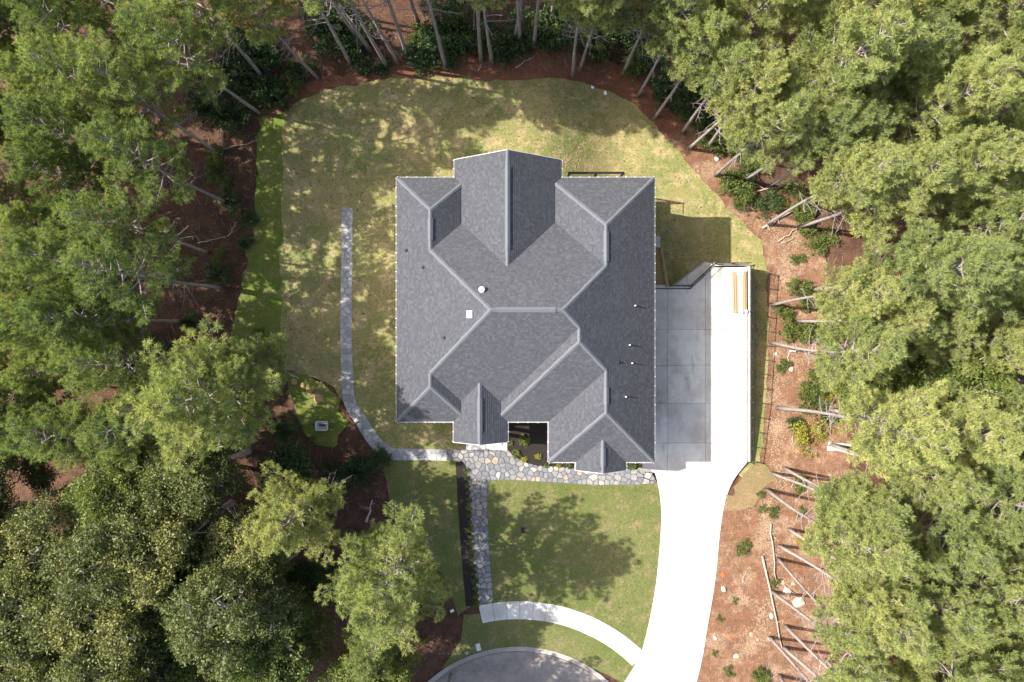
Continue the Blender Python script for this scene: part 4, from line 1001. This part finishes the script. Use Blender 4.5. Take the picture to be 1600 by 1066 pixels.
for i, (x, y0, y1) in enumerate([(1161.3,425,486),(1163.8,424,487)]): board(x, y0, x+.7, y1, .11, .07, .17, M['wood_orange'], f'orange board at the right side of the lumber pile, {"left" if i == 0 else "right"} one')
board(1162.5, 428, 1163.2, 484, .12, .245, .04, M['wood_orange'], 'orange board lying on top of the right side of the lumber pile')
def lump(name, px, py, r, h, mat, label, cat, group=None, seed=1, dz=0, n=9):
    rn = random.Random(seed); bm = bmesh.new(); bmesh.ops.create_icosphere(bm, subdivisions=2, radius=1)
    for v in bm.verts:
        d = 1+.35*noise.noise(v.co*1.6+Vector((seed*3.1, 0, 0))); v.co = Vector((v.co.x*r*d*rn.uniform(.94, 1.06), v.co.y*r*d*.8, v.co.z*h*d))
    me = bpy.data.meshes.new(name); bm.to_mesh(me); bm.free(); me.materials.append(mat); g = G(px, py, h*.3+dz); o = link(name, me, None, g); o.rotation_euler = (0, 0, rn.uniform(0, 6)); return tag(o, label, cat, group)
for i, (px, py) in enumerate([(1154,427),(1160,427.5),(1159,487),(1166,486.5)]):
    z_ = P(px, py, .3); o = lump('wrap_scrap', px, py, .16, .05, M['paper_white'], f'crumpled white plastic scrap on the {"upper left" if i == 0 else "upper right" if i == 1 else "lower left" if i == 2 else "lower right"} end of the lumber pile', 'plastic scrap', None, 40+i); o.location = (z_.x, z_.y, .28)
for px, py, r, h, m, lab in [(1130.5,920,.24,.14,'white_stone','white pointed rock beside the driveway edge'),(1117.5,997,.17,.1,'white_stone','small white rock beside the lower driveway'),(1230,924,.34,.16,'white_stone','pale rounded boulder between the fallen logs'),(1247,941,.5,.2,'white_stone','largest pale flat boulder among the pine trunks'),(1205,962,.22,.1,'white_stone','pale rock by the long fallen log'),(1203,998,.18,.14,'white_stone','pale rock at the foot of a pine near the bottom'),
   (1183,1000,.09,.05,'white_stone','tiny white stone left of the bottom pines'),(1222,910,.2,.1,'white_stone','small pale rock above the rounded boulder'),(1239,912,.15,.08,'white_stone','small pale rock above the largest boulder'),(1174,991,.2,.08,'straw_bale','tan clod near the bottom of the bank'),(1130,898,.2,.1,'red_clay','bright red clay lump beside the driveway'),(1141,997,.18,.08,'red_clay','orange clay lump near the lower driveway'),(1150,1025,.22,.08,'white_stone','pale clump of chips near the bottom of the bank'),
   (1212,553,.16,.12,'white_stone','white rock near the fence shadow'),(1109,233,.2,.1,'white_stone','white rock at a pine foot right of the back lawn'),(1120,249,.22,.12,'white_stone','white rock below its neighbour right of the back lawn'),(1172,279,.25,.14,'white_stone','white boulder at the foot of a pine right of the shrubs'),(1236,577,.2,.1,'white_stone','pale rock right of the parking pad'),(1115,818,.08,.04,'white_stone','tiny stone at the drive edge')]:
    lump('rock' if m != 'red_clay' else 'clay_lump', px, py, r, h, M[m], lab, 'rock' if m != 'red_clay' else 'clay lump', 'loose rocks and lumps', int(px*7+py) % 97)
for i, (px, py, r) in enumerate([(460,597,.3),(474,602,.24),(484,611,.3),(498,622,.42)]): lump('brush_pile', px, py, r, .2, M['straw_bale'], f'tan brushy clump on the upper rim of the green mound, {ORD[i]} from the left', 'brush', 'tan clumps on the mound', 60+i)
# scraps, boxes, lids
def flat(name, px, py, lx, ly, h, rz, mat, label, cat, dz=.07):
    mb = MB(); mb.prism([(-lx/2, -ly/2), (lx/2, -ly/2), (lx/2, ly/2), (-lx/2, ly/2)], 0, h, .05, .01); o = mb.build(name, M[mat], None, loc=G(px, py, dz)); o.rotation_euler = (0, 0, rz); return tag(o, label, cat)
u = flat('valve_box', 817, 828.5, .42, .55, .06, .05, 'box_brown', 'brown utility box lid set in the front lawn', 'utility box'); mb = MB(); mb.prism([(-.13, -.2), (.13, -.2), (.13, .2), (-.13, .2)], .061, .08, .02, .005); mb.build('lid', M['rubber'], u)
flat('concrete_lid', 747.5, 1010, .32, .55, .1, .25, 'stone_white', 'white rectangular cover beside the turning circle kerb', 'cover')
flat('paper_scrap', 706.5, 954, .28, .2, .03, .5, 'paper_white', 'white scrap lying left of the end of the mulch strip', 'paper')
flat('paper_scrap', 925, 137, .3, .2, .03, -.5, 'paper_white', 'white scrap at the top edge of the back lawn, left one', 'paper')
flat('paper_scrap', 945.5, 146, .22, .3, .03, .3, 'paper_white', 'white scrap at the top edge of the back lawn, right one', 'paper')
mb = MB(); mb.tube([(0, 0, -.1), (0, 0, .35), (0, 0, .42)], [.09, .09, .03], 10); mb.tube([(-.16, 0, .22), (.16, 0, .22)], .05, 8); tag(mb.build('standpipe', M['steel'], None, loc=G(730, 1018)), 'short grey standpipe near the left end of the kerb', 'standpipe')
# fallen logs
def log(a, b, r, label, mat='bark_log', lift=.08, twigs=4, grp='fallen logs on the ground'):
    A = G(*a, r+lift*.3); B = G(*b, r+lift); A.z += .02; B.z += .04; d = B-A; rn = random.Random(int(a[0]*3+a[1])); mb = MB(); pts = []
    for k in range(7): t = k/6; pts.append(A.lerp(B, t)-A+Vector((rn.gauss(0, .05), rn.gauss(0, .05), 0))*(0 if k in (0, 6) else 1))
    mb.tube(pts, [r*(1-.55*k/6) for k in range(7)], 8)
    for k in range(twigs): p0 = pts[rn.randint(1, 5)]; mb.tube([p0, p0+Vector((rn.uniform(-.5, .5), rn.uniform(-.5, .5), rn.uniform(.05, .3)))], [r*.3, r*.1], 4, False)
    return tag(mb.build('fallen_log', M[mat], None, True, loc=A), label, 'log', grp)
log((1190,868),(1223,1022),.085,'longest thin fallen log crossing the clay bank near the bottom'); log((1204,818),(1212,908),.07,'straight fallen log above the longest one on the clay bank')
log((1297,255),(1320,290),.06,'grey fallen log deep in the right woods'); log((1190,357),(1237,330),.1,'fallen log near the pines right of the back lawn corner'); log((1215,378),(1247,353),.06,'split branch lying on pale wood chips'); log((1220,380),(1240,372),.05,'short branch below the split branch on wood chips')
log((1290,700),(1360,712),.2,'thick pale fallen trunk right of the yellow shrub','bark_pale'); log((1292,692),(1350,698),.14,'second pale fallen trunk above the thick one','bark_pale'); log((1232,549),(1248,548),.09,'short cut log right of the parking pad wall','bark_pale',twigs=0); log((1232,550),(1229,576),.05,'thin branch hanging off the short cut log')
log((1236,762),(1243,735),.03,'thin stick upright in the photo near the lower pines'); log((1236,695),(1240,660),.035,'thin stick beside the yellow shrub'); log((580,57),(607,66),.07,'pale short log under the top pines','bark_pale'); log((1060,182),(1073,180),.05,'pale stub of wood by the right shrubs'); log((655,78),(671,86),.05,'small pale log under the top left pines','bark_pale')
log((310,380),(356,370),.05,'bent pale branch on the dark soil of the left woods'); log((356,370),(372,347),.05,'forked pale branch joining the bent one in the left woods'); log((345,235),(405,220),.05,'long thin branch across the soil left of the grass strip'); log((340,140),(350,240),.06,'long dark stick running down through the left woods'); log((1180,300),(1250,285),.06,'grey branch among the shrubs right of the lawn'); log((1160,278),(1200,300),.05,'branch in the brush heap right of the lawn')
log((805,107),(835,88),.05,'branch lying in the pine straw below the top pines'); log((747,112),(755,98),.05,'stub leaning at the foot of a top pine'); log((210,560),(275,563),.06,'long branch in the dark gap above the lower left woods'); log((160,562),(162,525),.05,'pale upright stick in the dark gap of the left woods'); log((573,815),(583,780),.09,'pale log in the pine straw left of the side lawn','bark_pale'); log((615,840),(640,845),.05,'pale twiggy branch at the top of the twiggy pine','bark_pale')
log((1213,905),(1250,935),.04,'thin stick crossing between two pale boulders'); log((1160,910),(1165,890),.03,'small stick on the clay bank near the driveway'); log((1300,1000),(1320,960),.05,'stick below the lower right pines')
mb = MB()
for k in range(5): a = random.uniform(0, 6.28); mb.tube([(0, 0, .02), (math.cos(a)*.15, math.sin(a)*.15, .08), (math.cos(a)*.4, math.sin(a)*.4, .03)], [.015, .012, .006], 4, False)
tag(mb.build('twig', M['bark_pale'], None, loc=G(561, 506, .07)), 'small forked twig lying on the lawn right of the side path', 'twig')
# litter nobody could count
def litter(name, n, region, size, mats, seed, label, zoff=.03, th=.01):
    rn = random.Random(seed); mb = MB(); k = 0; t = 0
    while k < n and t < n*20:
        t += 1; px, py = region(rn)
        if px is None: continue
        g = G(px, py, zoff); a = rn.uniform(0, 6.28); L_ = size[0]*rn.uniform(.5, 1.6); w = size[1]*rn.uniform(.5, 1.4); d = Vector((math.cos(a), math.sin(a), rn.uniform(-.12, .2)))*L_/2
        mb.bar(g-d, g+d, w, th*rn.uniform(.6, 1.6)); k += 1
    tag(mb.build(name, M[mats]), label, kind='stuff')
def chipz(rn):
    cx, cy, sx, sy = rn.choice([(1228,385,12,20),(1235,410,10,14),(1225,430,7,14),(1207,355,12,10),(1125,215,16,16),(1245,370,12,10),(1215,600,6,24),(1213,690,6,16),(1200,790,10,10),(1195,820,8,12),(1193,960,9,14),(1215,665,10,6),(1222,745,8,12),(1240,560,14,14),(1180,1000,14,14),(1205,860,8,20),(1230,930,14,10)])
    return rn.gauss(cx, sx), rn.gauss(cy, sy)
litter('wood_chips', 4200, chipz, (.10, .03), 'chip_tan', 3, 'pale wood chips and bark scattered along the clay bank')
def stickz(rn):
    s = rn.random()
    if s < .45: return rn.uniform(1195, 1320), rn.uniform(330, 1066)
    if s < .7: return rn.uniform(480, 1100), rn.uniform(20, 112)
    if s < .9: return rn.uniform(250, 400), rn.uniform(60, 560)
    return rn.uniform(470, 610), rn.uniform(690, 850)
litter('twig_litter', 1500, stickz, (.5, .018), 'bark_dead', 4, 'dead twigs strewn over the forest floor', .05, .02)
def strawz(rn):
    s = rn.random()
    if s < .5: return rn.uniform(450, 1190), rn.uniform(130, 660)
    return rn.uniform(620, 1020), rn.uniform(720, 940)
def lawnz(rn):
    px, py = strawz(rn); g = G(px, py)
    okk = inside(g.x, g.y, back) and not (XL < g.x < XR and -8.6 < g.y < 12) and not (9 < g.x < 17.9 and -10 < g.y < 5.7)
    return (px, py) if okk else (None, None)
litter('cut_straw', 2600, lawnz, (.24, .028), 'wood_tan', 6, 'dry straw lying on the lawn', .075, .01)
litter('leaf_litter', 900, lawnz, (.09, .07), 'box_brown', 8, 'brown dead leaves blown over the lawn', .075, .012)
def tuft_stuff():
    rng = np.random.default_rng(9); rn = random.Random(9); Pt = []
    for poly, n in ((back, 9000), (None, 0)):
        if poly is None: continue
        xs = [p[0] for p in poly]; ys = [p[1] for p in poly]; k = 0
        while k < n:
            x = rn.uniform(min(xs), max(xs)); y = rn.uniform(min(ys), max(ys))
            if not inside(x, y, poly) or (-7.6 < x < 9.4 and -8 < y < 10.8) or (9 < x < 17.9 and -10 < y < 5.7): continue
            if noise.noise(Vector((x*.35, y*.35, 0)))+.45*noise.noise(Vector((x*1.7, y*1.7, 5))) < .0: continue
            Pt.append((x, y, terr(x, y)+.06)); k += 1
    fl = [(p[0], p[1]) for p in pxpoly([(764,756),(1026,760),(1031,860),(1005,1000),(930,956),(870,941),(775,937)])]
    k = 0; xs = [p[0] for p in fl]; ys = [p[1] for p in fl]
    while k < 3500:
        x = rn.uniform(min(xs), max(xs)); y = rn.uniform(min(ys), max(ys))
        if inside(x, y, fl): Pt.append((x, y, .06)); k += 1
    Pt = np.array(Pt); V, F, t = needles(Pt, np.tile([0, 0, 1.], (len(Pt), 1)), rng.uniform(.1, 1, len(Pt)), rng, 7, .11, .012, .8)
    tag(link('grass_blades', mesh_np('grass_blades', V, F, t, M['grass_tuft'], 4)), 'short grass blades standing in the lawns', kind='stuff')
tuft_stuff()
